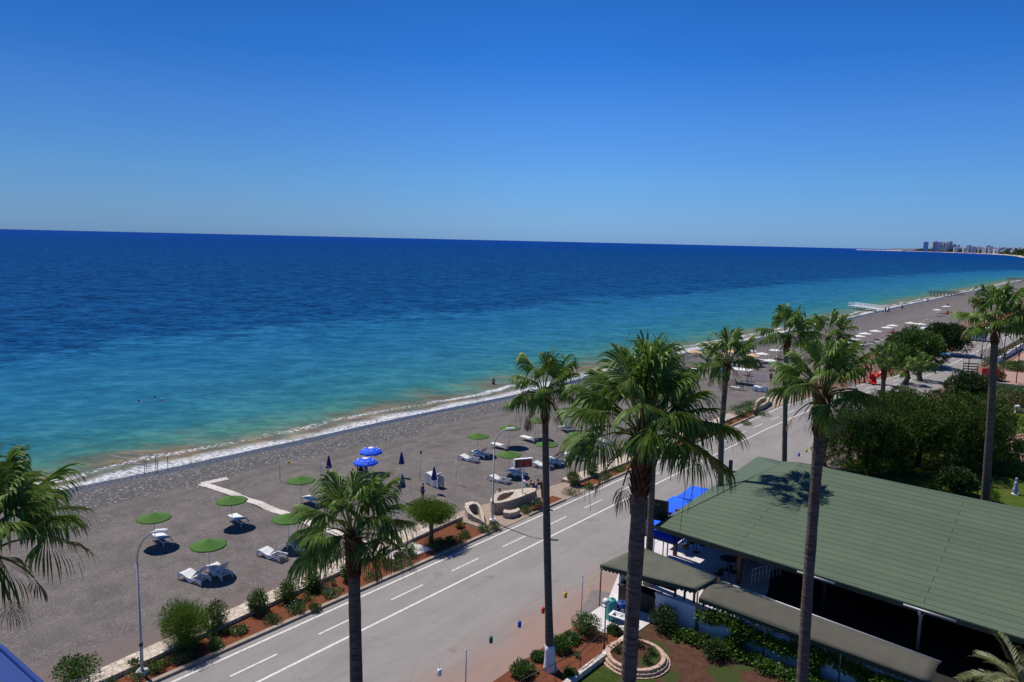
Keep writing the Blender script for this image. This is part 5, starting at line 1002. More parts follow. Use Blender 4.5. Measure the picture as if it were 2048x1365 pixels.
def hedge(name, a, b_, w_, h, n, mat, label, seed, leaf=.13, flower=None):
    rg = np.random.default_rng(seed); a, b_ = Vector(a), Vector(b_); k = max(3, int((b_-a).length/.8)); root = empty(name, a); tag(root, label, 'hedge', 'garden hedges')
    L = [((b_-a).x*u+rg.uniform(-.1, .1), (b_-a).y*u+rg.uniform(-.1, .1), h*.55, w_*rg.uniform(.8, 1.2), w_*rg.uniform(.8, 1.2), h*.5*rg.uniform(.8, 1.1)) for u in np.linspace(0, 1, k)]
    C, d = lobes_cloud(rg, L, n); C[:, 2] = np.maximum(C[:, 2], .05); quads('foliage', leaves(rg, C, d, leaf, .5, .2), mat, root)
    mb = MB()
    for l in L[::2]: mb.tube([(l[0], l[1], -.05), (l[0]+.1, l[1], h*.8)], [.05, .02], 5)
    mb.build('stems', M['bark'], root)
    if flower:
        C, d = lobes_cloud(rg, L, 60, .95); C[:, 2] = np.maximum(C[:, 2], .05); tag(quads('flowers', np.concatenate([leaves(rg, C, d+[0, 0, .5], .2, .8) for _ in range(3)]), flower, root), kind='stuff')
hedge('hedge', G(1985, 945), (3, 78.0, 0), 1.1, 1.3, 9000, M['oleander'], 'clipped green hedge at the right edge behind the lawn palm', 51)
hedge('hedge', G(1900, 905), G(2030, 935), 1.0, 1.2, 7000, M['dark'], 'dark hedge in the shade between the pines and the pink path', 52)
hedge('hedge', G(1978, 806), (2, 117.5, 0), 1.6, 2.6, 11000, M['oleander'], 'tall loose hedge with white blossoms along the beige wall', 53, .22, M['fwhite'])
hedge('hedge', G(1968, 735), G(2070, 676), .8, 1.3, 6000, M['dark'], 'dark hedge along the landward edge of the far road', 54, .2)
hedge('hedge', G(2010, 868), G(1978, 895), .9, 1.0, 3500, M['oleander'], 'low hedge bounding the pink path', 55)
shrub('round_bush', G(2043, 905), 1.5, .8, 2600, M['oleander'], 'round bush on the pink path at the right edge', seed=430, leaf=.16)
shrub('round_bush', G(2035, 742), 1.6, 2.6, 3500, M['oleander'], 'bright green bush beside the pink garden path', seed=431, leaf=.25); shrub('round_bush', G(1990, 762), 2.0, 1.4, 2500, M['oleander'], 'reddish green bush right of the red signboard', seed=432, leaf=.25, flower=M['fred'], nfl=60, fs=.2)
mb = MB(); a, b_ = G(1948, 772), Vector((6, 126, 0)); d = b_-a; mb.box((a+b_)/2+Vector((0, 0, .5)), (d.length, .3, 1.0), atan2(d.y, d.x)); tag(mb.build('beige_garden_wall', simple('beige_render', (.4, .36, .31), .85)), 'beige garden wall behind the tall loose hedge', 'wall')
wg = empty('white_garden_wall', G(1992, 727)); tag(wg, 'white stepped garden wall bounding the pink path and the road hedge', 'wall'); a, b_ = G(1992, 727), G(2042, 698); mb = MB(); d = b_-a
for k in range(4): c = d*((k+.5)/4); mb.box(c+Vector((0, 0, .4+.04*k)), (d.length/4, .35, .8+.08*k), atan2(d.y, d.x))
mb.build('masonry', M['whitewall'], wg); mb = MB()
for k in range(5): c = d*(k/4); mb.box(c+Vector((0, 0, .55)), (.6, .6, 1.1), atan2(d.y, d.x))
mb.build('piers', M['whitewall'], wg)
mb = MB(); a, b_ = G(2000, 821), Vector((4, 110.3, 0)); d = b_-a; mb.box((a+b_)/2+Vector((0, 0, .15)), (d.length, .3, .3), atan2(d.y, d.x)); tag(mb.build('pale_lawn_edging', M['kerb']), 'pale edging wall at the far side of the lawn', 'wall')
for q in ((2001, 872), (2006, 864), (1999, 878), (2018, 850), (2028, 842)): p = G(*q); mb = MB(); mb.box(p+Vector((0, 0, .2)), (.9, .45, .4), .8+rnd.uniform(-.2, .2)); tag(mb.build('edge_stone', M['stone'], bevel=.05), 'pale stone edging the pink path', 'stone', 'stones edging the pink path')
for i, (q, h, l) in enumerate((((1962, 700+20), 4.2, 'dark pole by the far road left of the lawn palm'), ((2032, 768), 7.0, 'thin lamp pole on the pink path at the right edge'), ((2004, 762), 3.6, 'short lamp post beside the lawn palm trunk'), ((1935, 752), 3.0, 'thin post left of the signboards'), ((2008, 703), 3.2, 'small post with a cross arm in the road hedge'))):
    p = G(*q); root = empty('garden_post', p); tag(root, l, 'post', 'posts in the far gardens'); mb = MB(); mb.tube([(0, 0, 0), (0, 0, h)], .07, 6); mb.build('pole', M['black'], root); mb = MB(); mb.box((0, 0, h), (.5, .3, .25)); mb.build('lamp_head', M['black'], root)
# statue on the lawn
p = G(2030, 990); st = empty('garden_statue', p); tag(st, 'slim pale blue garden figure on the lawn by the hedge', 'statue'); mb = MB(); mb.lathe([(.18, 0), (.18, .1), (.12, .15), (.2, .3), (.22, .5), (.12, .75), (.17, .95), (.15, 1.1), (.06, 1.18), (.06, 1.22), (.11, 1.32), (.09, 1.44), (0, 1.48)], n=14); mb.build('figure', simple('pale_blue_stone', (.3, .34, .5), .6), st); mb = MB(); mb.box((0, 0, .04), (.5, .5, .08)); mb.build('plinth', M['whitewall'], st)
p = G(2033, 826); st = empty('white_planter', p); tag(st, 'white urn on the pale lawn edging', 'urn'); mb = MB(); mb.lathe([(.3, 0), (.12, .3), (.3, .6), (.35, .9), (.2, 1.0), (0, .9)], n=14); mb.build('urn', M['white'], st)
# signboards by the far road
p = G(1978, 772); sb = empty('red_signboard', p); tag(sb, 'red lettered signboard standing by the far road', 'sign'); mb = MB(); mb.box((0, 0, 2.0), (2.4, .12, 1.25), .55); mb.build('panel', M['red'], sb)
mb = MB(); 
for k in range(3): mb.box((0, -.0, 1.7+.32*k), (2.0-.3*k, .16, .07), .55)
mb.build('pale_lines', simple('pink_lines', (.75, .4, .4), .6), sb)
for x in (-.9, .9): mb = MB(); mb.tube([(x, x*.6, 0), (x, x*.6, 1.5)], .05, 6); mb.build('leg', M['black'], sb)
p = G(1938, 765); sb = empty('dark_signboard', p); tag(sb, 'black slatted menu frame left of the red signboard', 'sign'); mb = MB()
for k in range(6): mb.box((0, 0, .8+.42*k), (2.0, .1, .16), .45)
mb.build('slats', M['black'], sb); mb = MB(); mb.box((.1, -.05, .9), (1.4, .1, .5), .45); mb.build('poster', simple('pinkish_poster', (.5, .3, .34), .6), sb)
for x in (-1, 1): mb = MB(); mb.tube([(x*.9, x*.43, 0), (x*.9, x*.43, 3.2)], .05, 6); mb.build('post', M['black'], sb)
p = G(1951, 757); sb = empty('a_frame_board', p); tag(sb, 'white pavement A board between the black frame and the red sign', 'sign'); mb = MB(); mb.box((0, -.2, .5), (.6, .04, 1.05), .4, 0, 0, .3); mb.box((0.1, .15, .5), (.6, .04, 1.05), .4, 0, 0, -.3); mb.build('boards', M['white'], sb); mb = MB(); mb.tube([(-.2, -.05, 1.0), (.3, .1, 1.0)], .03, 6); mb.build('hinge', M['black'], sb)
mb = MB(); a, b_ = G(1910, 747), G(1932, 750); mb.box((a+b_)/2+Vector((0, 0, .3)), ((b_-a).length, .25, .5), atan2((b_-a).y, (b_-a).x)); tag(mb.build('white_kerb_block', M['whitewall']), 'white barrier block at the road side left of the signboards', 'barrier')
# playground slide
p = G(1741, 768); sd = empty('playground_slide', p); tag(sd, 'red spiral playground slide with two tall posts', 'slide'); mb = MB()
for i, x in enumerate((-.9, -.1)):
    m2 = MB(); m2.tube([(x, 0, 0), (x, 0, 4.0)], .12, 8); m2.lathe([(.12, 3.9), (0, 4.3)], (x, 0, 0), 8); m2.build('post', M['red'], sd)
ring = []
for i in range(30):
    a = -1.0 + i/29*5.2; z = 2.5*(1-i/29)+.2; r = .95; c = (1.2, -.2)
    prof = [(r-.45, z+.35), (r-.4, z), (r+.25, z-.02), (r+.4, z+.45)]; ring.append([(c[0]+q*cos(a), c[1]+q*sin(a), zz) for q, zz in prof])
mb.sheet(ring, smooth=True); o = mb.build('spiral_chute', M['red'], sd); s = o.modifiers.new('s', 'SOLIDIFY'); s.thickness = .06
mb = MB(); mb.box((-.5, 0, 2.2), (1.2, 1.2, .1)); mb.build('platform', M['black'], sd); mb = MB(); 
for k in range(7): mb.box((-1.25-.09*k, 0, 2.1-.3*k), (.2, .9, .05))
mb.build('steps', M['yellow'], sd)
mb = MB(); p = G(1703, 778); mb.box(p+Vector((0, 0, .6)), (1.6, 1.2, .08), .3, 0, .5); mb.tube([p, p+Vector((0, 0, 1.2))], .05, 6); tag(mb.build('play_panel', M['galv']), 'grey tilted play panel left of the red slide', 'play panel')
p = G(1690, 765); root = empty('spring_rider', p); tag(root, 'yellow play rider half hidden behind the palm fronds', 'play rider'); mb = MB(); mb.lathe([(.1, 0), (.25, .3), (.5, .6), (.3, .9), (0, 1)], n=12); mb.build('body', M['yellow'], root); mb = MB(); mb.tube([(-.4, 0, .9), (.4, 0, .9)], .04, 6); mb.build('handle', M['black'], root)
# small blue bench-boat under the far tree
p = G(1888, 716); bt = empty('blue_cart', p, .6); tag(bt, 'light blue cart with a rounded cover parked under the olive green tree', 'cart'); mb = MB(); mb.sheet([[(x, .5*cos(a), .5+.45*sin(a)) for a in np.linspace(0, pi, 9)] for x in (-.8, .8)], smooth=True); mb.box((0, 0, .45), (1.6, 1.0, .2)); mb.build('body', simple('pale_blue_cover', (.2, .4, .7), .5), bt)
for x in (-.5, .5): mb = MB(); mb.tube([(x, -.55, .22), (x, -.47, .22)], .22, 12); mb.build('wheel', M['black'], bt)
mb = MB(); p = G(1912, 713); mb.box(p+Vector((0, 0, .35)), (3.4, .25, .12), .25); 
for x in (-1.4, 0, 1.4): mb.box(p+Vector((x, x*.25, .15)), (.15, .2, .3), .25)
tag(mb.build('barrier_beam', M['whitewall']), 'low pale beam at the road side in the tree shade', 'barrier')
p = G(1957, 682); kb = empty('beach_kiosk', p); tag(kb, 'pale grey hut on thin legs by the far red bed', 'hut'); mb = MB(); mb.box((0, 0, 1.6), (3, 3, 2.6)); mb.build('cabin', simple('pale_grey_panel', (.5, .52, .6), .6), kb); mb = MB(); mb.box((0, 0, 3.0), (3.6, 3.6, .15)); mb.build('roof', M['whitewall'], kb); mb = MB(); mb.box((-.3, -1.52, 1.9), (1.2, .05, .9)); mb.build('hatch', M['black'], kb)
for x in (-1.5, 1.5): mb = MB(); mb.tube([(x, -1.5, 0), (x, -1.5, 5.5)], .08, 6); mb.build('mast', M['black'], kb)
# volleyball / drying things on the far beach
def hang(px, py, w_, h, z, mat, label, cat):
    root = empty(cat.replace(' ', '_'), G(px, py)); tag(root, label, cat); mb = MB(); mb.sheet([[(w_*(u-.5), .05*sin(u*17), z-h*v+.03*sin(u*9)) for u in np.linspace(0, 1, 14)] for v in (0, .5, 1)], smooth=True); o = mb.build('cloth', mat, root); s = o.modifiers.new('s', 'SOLIDIFY'); s.thickness = .01
    mb = MB(); mb.tube([(-w_/2-.1, 0, z), (w_/2+.1, 0, z)], .012, 4); mb.build('line', M['white'], root)
    for x in (-1, 1): mb = MB(); mb.tube([(x*(w_/2+.1), 0, 0), (x*(w_/2+.1), 0, z+.1)], .03, 6); mb.build('post', M['galv'], root)
hang(1441, 757, 1.5, .75, 1.5, M['towel'], 'turquoise cloth hanging on a line left of the palm trunk', 'hanging cloth'); hang(1465, 750, 1.1, .5, 1.6, M['towel'], 'turquoise cloth hanging right of the palm trunk', 'hanging cloth')
mb = MB(); p = G(1519, 762)
for k in range(7): mb.box(p+Vector((0, 0, .15+.15*k)), (1.7, .03, .06), .5)
for x in (-.8, -.3, .3, .8): mb.box(p+Vector((x*cos(.5), x*sin(.5), .6)), (.05, .06, 1.2), .5)
tag(mb.build('white_lattice', M['white']), 'white lattice screen standing on the sand among the loungers', 'screen')
p = G(1480, 768); root = empty('canopy_frame', p); tag(root, 'flat white canopy on thin poles shading a dark lounger', 'canopy'); mb = MB(); mb.box((-.2, .3, 2.1), (3.2, 2.2, .05), .1); mb.build('canopy', M['whitec'], root)
for x, y in ((-1.6, -.7), (1.2, -.7), (1.2, 1.2), (-1.6, 1.2)): mb = MB(); mb.tube([(x, y, 0), (x, y, 2.1)], .03, 6); mb.build('pole', M['galv'], root)
# piers and steel frame in the surf
def pier(a, b_, w_, z, mat, label, rails=True, n=10):
    a, b_ = Vector(a), Vector(b_); d = b_-a; L = d.length; A = atan2(d.y, d.x); root = empty('pier', a); tag(root, label, 'pier'); mb = MB(); mb.box(d/2+Vector((0, 0, z-a.z)), (L, w_, .18), A); mb.build('deck', mat, root)
    mb = MB(); s = Vector((-d.y, d.x, 0)).normalized()*w_/2
    for k in range(n+1):
        for g_ in (-1, 1): c = d*k/n + s*g_; mb.tube([c-Vector((0, 0, 1.5)), c+Vector((0, 0, z-a.z))], .1, 6)
    mb.build('piles', M['black'] if mat != M['white'] else M['galv'], root)
    if rails:
        mb = MB()
        for g_ in (-1, 1):
            for zz in (.55, 1.05): mb.tube([s*g_+Vector((0, 0, z-a.z+zz)), d+s*g_+Vector((0, 0, z-a.z+zz))], .05, 5)
            for k in range(n*2+1): c = d*k/(n*2)+s*g_; mb.tube([c+Vector((0, 0, z-a.z)), c+Vector((0, 0, z-a.z+1.05))], .04, 5)
        mb.build('railings', mat, root)
pier(G(1703, 617, -1.2), G(1775, 627, -1.2), 2.6, -.1, M['white'], 'white railed bathing pier at the waterline'); pier(G(1858, 592, -1.2), G(1926, 594, -1.2), 2.6, .2, M['dgreen'], 'dark green bathing pier farther along the beach'); pier(G(2012, 563, -1.2), G(2060, 565, -1.2), 4, .4, M['wood'], 'brown pier at the right edge of the bay')
root = empty('steel_frame', G(250, 930, -1.2)); tag(root, 'rusty steel frame with pale cross bars standing in the surf', 'steel frame'); O_ = root.location; mb = MB()
for k, (a, b_) in enumerate((((220, 912), (292, 922)), ((243, 907), (308, 912)), ((238, 922), (290, 930)))): mb.tube([G(*a, -.6)-O_, G(*b_, -.1)-O_], .03, 6)
mb.build('cross_bars', M['galv'], root)
for q in ((289, 945), (293, 942), (312, 941), (316, 950), (336, 940)): p = G(*q, -1.2)-O_; mb = MB(); mb.tube([p-Vector((0, 0, .3)), p+Vector((0, 0, 1.25))], .028, 6); mb.build('upright', simple('dark_rust', (.09, .06, .05), .8), root)
# orange buoy boat far out
p = G(614, 485, -1.2); p = GD(614, 485, 1500); p.z = -1.2; root = empty('small_boat', p); tag(root, 'tiny orange boat far out below the horizon', 'boat'); mb = MB(); mb.sheet([[(-3.2+6.4*u, w_*.9*sin(pi*min(1, u*.8+.2)), z) for w_, z in ((-1, .9), (-.6, 0), (.6, 0), (1, .9))] for u in np.linspace(0, 1, 9)]); mb.build('hull', simple('orange_hull', (.6, .2, .08), .5), root); mb = MB(); mb.box((-.5, 0, 1.2), (1.8, 1.2, 1.0)); mb.build('cabin', M['white'], root)
# blue balcony awning at the lower left, near the camera
q0, q1, q2, q3 = G(-160, 1235, 18.9), G(4, 1297, 18.9), G(82, 1368, 18.9), G(100, 1500, 18.9); root = empty('balcony_awning', q1); tag(root, 'corner of a blue awning close to the camera at the bottom left', 'awning')
mb = MB(); P_ = [q0, q1, q2, q3, G(-200, 1600, 18.9)]; mb.add([p-q1 for p in P_]+[p-q1-Vector((0, 0, .03)) for p in P_], [(0, 1, 2, 3, 4), (9, 8, 7, 6, 5)]+[(i, 5+i, 5+(i+1) % 5, (i+1) % 5) for i in range(5)]); mb.build('cloth', simple('deep_blue_awning', (.0, .035, .2), .8, .1, 2), root); mb = MB(); mb.tube([q0-q1, (0, 0, 0), q2-q1, q3-q1], .008, 6); mb.build('hem', simple('deep_blue_awning', (.0, .035, .2)), root)
# ------------------------------------------------------------------ far coast
LP = [(1712, 11500), (1760, 11200), (1815, 10500), (1870, 9500), (1930, 8000), (1976, 6800), (2012, 5700), (2035, 4600), (2046, 3600), (2100, 2600), (2250, 2000)]
S_ = [Vector((GD(px, 480, d).x, GD(px, 480, d).y, 0)) for px, d in LP]
def inl(p, d, k=0): v = Vector((p.x, p.y, 0)).normalized(); r = Vector((.8, .6, 0)); return p + (v*.6+r*.4).normalized()*d
mb = MB(); mb.sheet([[(p.x, p.y, -1.3) for p in S_], [(inl(p, 60).x, inl(p, 60).y, 1.6) for p in S_], [(inl(p, 140).x, inl(p, 140).y, 2.5) for p in S_]]); tag(mb.build('far_beach', simple('far_sand', (.5, .42, .36), .9, .15, .01)), kind='structure')
mb = MB(); mb.sheet([[(inl(p, 141).x, inl(p, 141).y, 2.45) for p in S_], [(inl(p, 900).x, inl(p, 900).y, 10) for p in S_], [(inl(p, 3000).x, inl(p, 3000).y, 30) for p in S_], [(inl(p, 9000).x, inl(p, 9000).y, 60) for p in S_]]); tag(mb.build('far_land', simple('far_scrub', (.09, .09, .06), .95, .3, .01)), kind='structure')
rows = []
for j, (dd, hh) in enumerate(((15000, -2), (17000, 1), (20000, 0))):
    rows.append([]); 
    for i in range(40):
        px = 1775 + i*10; base = GD(px, 480, dd); h = (25+75*min(1, i/20) + 9*sin(i*.5)+4*sin(i*1.3)) if j == 1 else -2; rows[-1].append((base.x, base.y, h))
mb = MB(); mb.sheet(rows, smooth=True); tag(mb.build('hills', simple('blue_grey_hills', (.12, .15, .22), .95, .2, .001)), kind='structure')
FC = [m_facade('hazed_pale_facade', (.62, .62, .66), (.34, .36, .43)), m_facade('hazed_grey_facade', (.6, .62, .68), (.4, .43, .52)), m_facade('hazed_beige_facade', (.66, .6, .56), (.36, .35, .41)), m_facade('hazed_dark_facade', (.5, .53, .63), (.36, .39, .49))]  # distance haze painted into the pale wall and window colours
def building(px, dist, hh, ww_, mt, label, grp, i):
    p = GD(px, 480, dist); o0 = Vector((p.x, p.y, 2)); root = empty('apartment_tower' if hh > 55 else 'apartment_block', o0, rnd.uniform(0, 1.5)); tag(root, label, 'building', grp)
    mb = MB(); fl = int(hh/3.2/3); 
    mb.box((0, 0, hh/2), (ww_, ww_*.7, hh)); mb.build('body', mt, root); mb = MB()
    for k in range(1, fl+1): mb.box((0, 0, k*hh/fl-.4), (ww_+1.6, ww_*.7+1.6, .5))
    mb.build('floor_ledges', M['whitewall'] if mt != FC[3] else simple('grey_ledge', (.25, .27, .33), .8), root); mb = MB(); mb.box((ww_*.1, 0, hh+2.5), (ww_*.35, ww_*.3, 5)); mb.build('roof_house', mt, root)
for i, (px, w_, top, m_) in enumerate(((1853, 9, 483.5, 1), (1868, 6, 483, 2), (1874, 6, 483, 3), (1881, 7, 484, 3), (1888, 5, 484, 2), (1896, 5, 484, 1), (1902, 6, 483, 3), (1893, 4, 486, 0), (1909, 8, 488, 3), (1917, 7, 489.5, 0))):
    d = 9300; hgt = (483.2-top+17.2)*d/1500; hgt = max(30, (499.9+ (px-1853)*.0227 - top)*d/1500 + 2); building(px, d, hgt, w_*d/1900, FC[m_], ('tall apartment tower of the skyline across the bay' if top < 485 else 'mid rise block right of the skyline towers'), 'skyline towers across the bay', i)
rg = random.Random(12)
for i in range(96):
    px = 1912 + 142*rg.random(); d = rg.uniform(8200, 9800) - (px-1915)*22; hgt = rg.choice((24, 30, 34, 40, 46, 52)) * (1 if i % 9 else 1.25); w_ = rg.uniform(22, 42)
    building(px, d, hgt*d/8600+8, w_, FC[rg.randrange(4)], 'low apartment block of the town across the bay', 'apartment blocks of the town across the bay', i)
for i in range(16): px = 1800+i*5; building(px, 10900, 8+6*rg.random(), 30, FC[rg.choice((0, 2))], 'small pale house on the low headland', 'houses on the low headland', i)
rgn = np.random.default_rng(5); C = []
for i in range(1500):
    u = rgn.random()**.8*(len(S_)-3.2)+2.2; k = int(u); p = S_[k].lerp(S_[min(k+1, len(S_)-1)], u-k); p = inl(p, 150+rgn.random()**2*500); C.append((p.x, p.y, 5+4*rgn.random()))
C = np.repeat(np.array(C), 8, 0) + rgn.normal(size=(12000, 3))*[16, 16, 3]; C[:, 2] = np.maximum(C[:, 2], 2)
tag(quads('far_woodland', leaves(rgn, C, rdirs(rgn, len(C)), 26, .8, .4), M['dark']), kind='stuff')
mb = MB(); a, b_ = GD(1716, 480, 11400), GD(1810, 480, 10600); n = 30
mb.sheet([[(a.lerp(b_, u).x+o, a.lerp(b_, u).y+o*.3, z+1.5*sin(u*70)) for o, z in ((-14, -2), (-6, 4), (6, 5), (14, -2))] for u in np.linspace(0, 1, n)]); tag(mb.build('breakwater', simple('pale_rock', (.5, .45, .42), .9, .3, .05)), 'long pale rock breakwater at the tip of the headland', 'breakwater')
# ------------------------------------------------------------------ people
def skin(name, nodes, edges, mat, parent, sub=1, extra=None):
    "nodes: list of (pos, radius); one continuous skinned surface"
    me = bpy.data.meshes.new(name); me.from_pydata([n[0] for n in nodes], edges, []); o = bpy.data.objects.new(name, me); COL.objects.link(o)
    md = o.modifiers.new('k', 'SKIN'); sv = me.skin_vertices[0].data
    for i, (p, r) in enumerate(nodes): sv[i].radius = (r, r) if not hasattr(r, '__len__') else r; sv[i].use_root = (i == 0)
    md.use_smooth_shade = True; s = o.modifiers.new('s', 'SUBSURF'); s.levels = sub; s.render_levels = sub
    dg = bpy.context.evaluated_depsgraph_get(); dg.update(); m2 = bpy.data.meshes.new_from_object(o.evaluated_get(dg)); bpy.data.objects.remove(o)
    if extra:
        bm = bmesh.new(); bm.from_mesh(m2); ex = bpy.data.meshes.new('x'); ex.from_pydata(extra.v, [], extra.f); ex.polygons.foreach_set('use_smooth', [True]*len(extra.f)); bm.from_mesh(ex); bm.to_mesh(m2); bm.free()
    m2.materials.clear(); m2.materials.append(mat); m2.polygons.foreach_set('use_smooth', [True]*len(m2.polygons)); m2.name = name
    ob = bpy.data.objects.new(name, m2); COL.objects.link(ob); ob.parent = parent; return ob
STAND = dict(pel=(0, 0, .93), che=(0, 0, 1.25), nek=(0, .01, 1.47), hed=(0, .03, 1.6), shl=(-.19, 0, 1.41), shr=(.19, 0, 1.41), ell=(-.25, -.02, 1.13), elr=(.25, -.02, 1.13), hal=(-.25, .08, .88), har=(.25, .08, .88),
             hil=(-.1, 0, .9), hir=(.1, 0, .9), knl=(-.11, .03, .49), knr=(.11, .03, .49), anl=(-.12, -.02, .08), anr=(.12, -.02, .08), tol=(-.13, .14, .03), tor=(.13, .14, .03))
WALK = dict(STAND, knl=(-.1, .2, .52), anl=(-.1, .24, .1), tol=(-.11, .4, .05), knr=(.1, -.06, .5), anr=(.1, -.34, .14), tor=(.1, -.22, .03), hal=(-.24, -.12, .9), har=(.24, .26, .95), ell=(-.25, -.1, 1.14), elr=(.25, .05, 1.13))
BEND = dict(STAND, che=(0, .22, 1.17), nek=(0, .38, 1.31), hed=(0, .5, 1.38), shl=(-.19, .34, 1.27), shr=(.19, .34, 1.27), ell=(-.22, .45, 1.02), elr=(.22, .5, 1.03), hal=(-.15, .62, .86), har=(.15, .66, .88), anr=(.12, -.12, .08), tor=(.13, .04, .03))
SIT = dict(pel=(0, 0, .12), che=(0, -.08, .42), nek=(0, -.06, .64), hed=(0, -.03, .78), shl=(-.19, -.07, .58), shr=(.19, -.07, .58), ell=(-.26, .02, .34), elr=(.26, .02, .34), hal=(-.15, .22, .3), har=(.15, .22, .3),
           hil=(-.1, .02, .1), hir=(.1, .02, .1), knl=(-.15, .38, .36), knr=(.15, .38, .36), anl=(-.14, .66, .08), anr=(.14, .66, .08), tol=(-.15, .8, .05), tor=(.15, .8, .05))
LIE = dict(pel=(0, 0, .12), che=(0, -.32, .16), nek=(0, -.53, .26), hed=(0, -.66, .32), shl=(-.19, -.48, .2), shr=(.19, -.48, .2), ell=(-.27, -.22, .12), elr=(.27, -.22, .12), hal=(-.22, .04, .12), har=(.22, .04, .12),
           hil=(-.1, .03, .11), hir=(.1, .03, .11), knl=(-.12, .45, .16), knr=(.12, .45, .11), anl=(-.12, .85, .08), anr=(.12, .86, .08), tol=(-.12, .92, .2), tor=(.13, .93, .2))
SWIM = dict(STAND)
def person(loc, rz, pose, label, group=None, top=None, bottom=None, long=False, hair=True, hat=None, skinm='skin', scale=1, long_sleeve=False, towel=None):
    root = empty('person', loc, rz); tag(root, label, 'person', group); root.scale = (scale,)*3; V = {k: Vector(v) for k, v in pose.items()}
    head = V['hed']; ax = (V['hed']-V['nek']).normalized()
    nodes = [(V['pel'], (.15, .11)), (V['pel'].lerp(V['che'], .45), (.125, .095)), (V['che'], (.155, .11)), (V['che'].lerp(V['nek'], .75), (.12, .09)), (V['nek'], .058), (V['nek'].lerp(head, .45), .062),
             (V['shl'], .062), (V['ell'], .042), (V['ell'].lerp(V['hal'], .85), .028), (V['shr'], .062), (V['elr'], .042), (V['elr'].lerp(V['har'], .85), .028),
             (V['hil'], .095), (V['hil'].lerp(V['knl'], .5), .085), (V['knl'], .06), (V['knl'].lerp(V['anl'], .35), .058), (V['anl'], .04), (V['tol'], .032),
             (V['hir'], .095), (V['hir'].lerp(V['knr'], .5), .085), (V['knr'], .06), (V['knr'].lerp(V['anr'], .35), .058), (V['anr'], .04), (V['tor'], .032)]
    E = [(0, 1), (1, 2), (2, 3), (3, 4), (4, 5), (3, 6), (6, 7), (7, 8), (3, 9), (9, 10), (10, 11), (0, 12), (12, 13), (13, 14), (14, 15), (15, 16), (16, 17), (0, 18), (18, 19), (19, 20), (20, 21), (21, 22), (22, 23)]
    ex = MB()
    # head: skull, jaw, nose, ears
    fwd = Vector((0, 1, 0)); fwd = (fwd - ax*fwd.dot(ax)).normalized(); sd = fwd.cross(ax); R_ = Matrix((sd, fwd, ax)).transposed()
    def hp(x, y, z): return head + R_ @ Vector((x, y, z))
    n, m_ = 14, 10; hv = []
    for i in range(m_+1):
        th = pi*i/m_
        for k in range(n):
            a = 2*pi*k/n; x = .077*sin(th)*cos(a); y = .096*sin(th)*sin(a); z = .122*cos(th)
            if z < -.02: x *= 1+z*2.6; y = y*(1+z*1.2)+.012
            if sin(a) > .9 and abs(z+.015) < .035: y += .022      # nose
            if sin(a) > .8 and abs(z-.02) < .03 and abs(cos(a)) > .2: y -= .008   # eye sockets
            hv.append(hp(x, y, z))
    ex.add(hv, [(i*n+k, (i+1)*n+k, (i+1)*n+(k+1) % n, i*n+(k+1) % n) for i in range(m_) for k in range(n)])
    for s in (-1, 1): ex.tube([hp(s*.074, -.005, -.02), hp(s*.088, -.015, .02)], [.012, .018], 6)
    for s, h_, e_ in ((-1, V['hal'], V['ell']), (1, V['har'], V['elr'])):   # palm, four fingers and a thumb
        d = (h_-e_).normalized(); q = d.cross(Vector((0, 0, 1))); q = q.normalized() if q.length > .1 else Vector((0, 1, 0)); w0 = e_.lerp(h_, .84); pn = q.cross(d)
        ex.tube([w0, w0+d*.04, w0+d*.085, w0+d*.1], [.026, .034, .036, .026], 8)
        for k, L in enumerate((.07, .082, .076, .058)):
            o_ = w0+d*.092+q*(-.027+.018*k); ex.tube([o_-d*.02, o_+d*L*.5, o_+d*L*.85-pn*.014*s, o_+d*L-pn*.03*s], [.0095, .009, .008, .005], 6)
        o_ = w0+d*.03+q*.03; ex.tube([o_, o_+d*.03+q*.022, o_+d*.062+q*.026], [.012, .011, .007], 6)
    skin('body', nodes, E, M[skinm], root, 1, ex)
    def cl(name, idx, grow, mat, cut=None):
        mp_ = {a: i for i, a in enumerate(idx)}; nn = []
        for a in idx:
            p, r = nodes[a]; r = r if hasattr(r, '__len__') else (r, r); nn.append((p, tuple(v+grow for v in r)))
        if cut:
            for a, b_, f in cut: nn[mp_[b_]] = (nodes[a][0].lerp(nodes[b_][0], f), nn[mp_[b_]][1])
        skin(name, nn, [(mp_[a], mp_[b_]) for a, b_ in E if a in mp_ and b_ in mp_], M[mat], root, 1)
    if top: cl('shirt', [0, 1, 2, 3, 6, 7, 9, 10] + ([8, 11] if long_sleeve else []), .016, top, None if long_sleeve else [(6, 7, .7), (9, 10, .7)])
    if bottom: cl('trousers', [0, 12, 13, 14, 18, 19, 20] + ([15, 16, 21, 22] if long else []), .022, bottom, None if long else [(13, 14, .7), (19, 20, .7)])
    if hair:
        mb = MB(); hv = []
        for i in range(7):
            th = pi*.58*i/6
            for k in range(14):
                a = 2*pi*k/14; t_ = th*(1 if sin(a) < .3 else .62); hv.append(hp(.088*sin(t_)*cos(a), .106*sin(t_)*sin(a)-.004, .132*cos(t_)))
        mb.add(hv, [(i*14+k, (i+1)*14+k, (i+1)*14+(k+1) % 14, i*14+(k+1) % 14) for i in range(6) for k in range(14)], smooth=True); o = mb.build('hair', M['hair'], root)
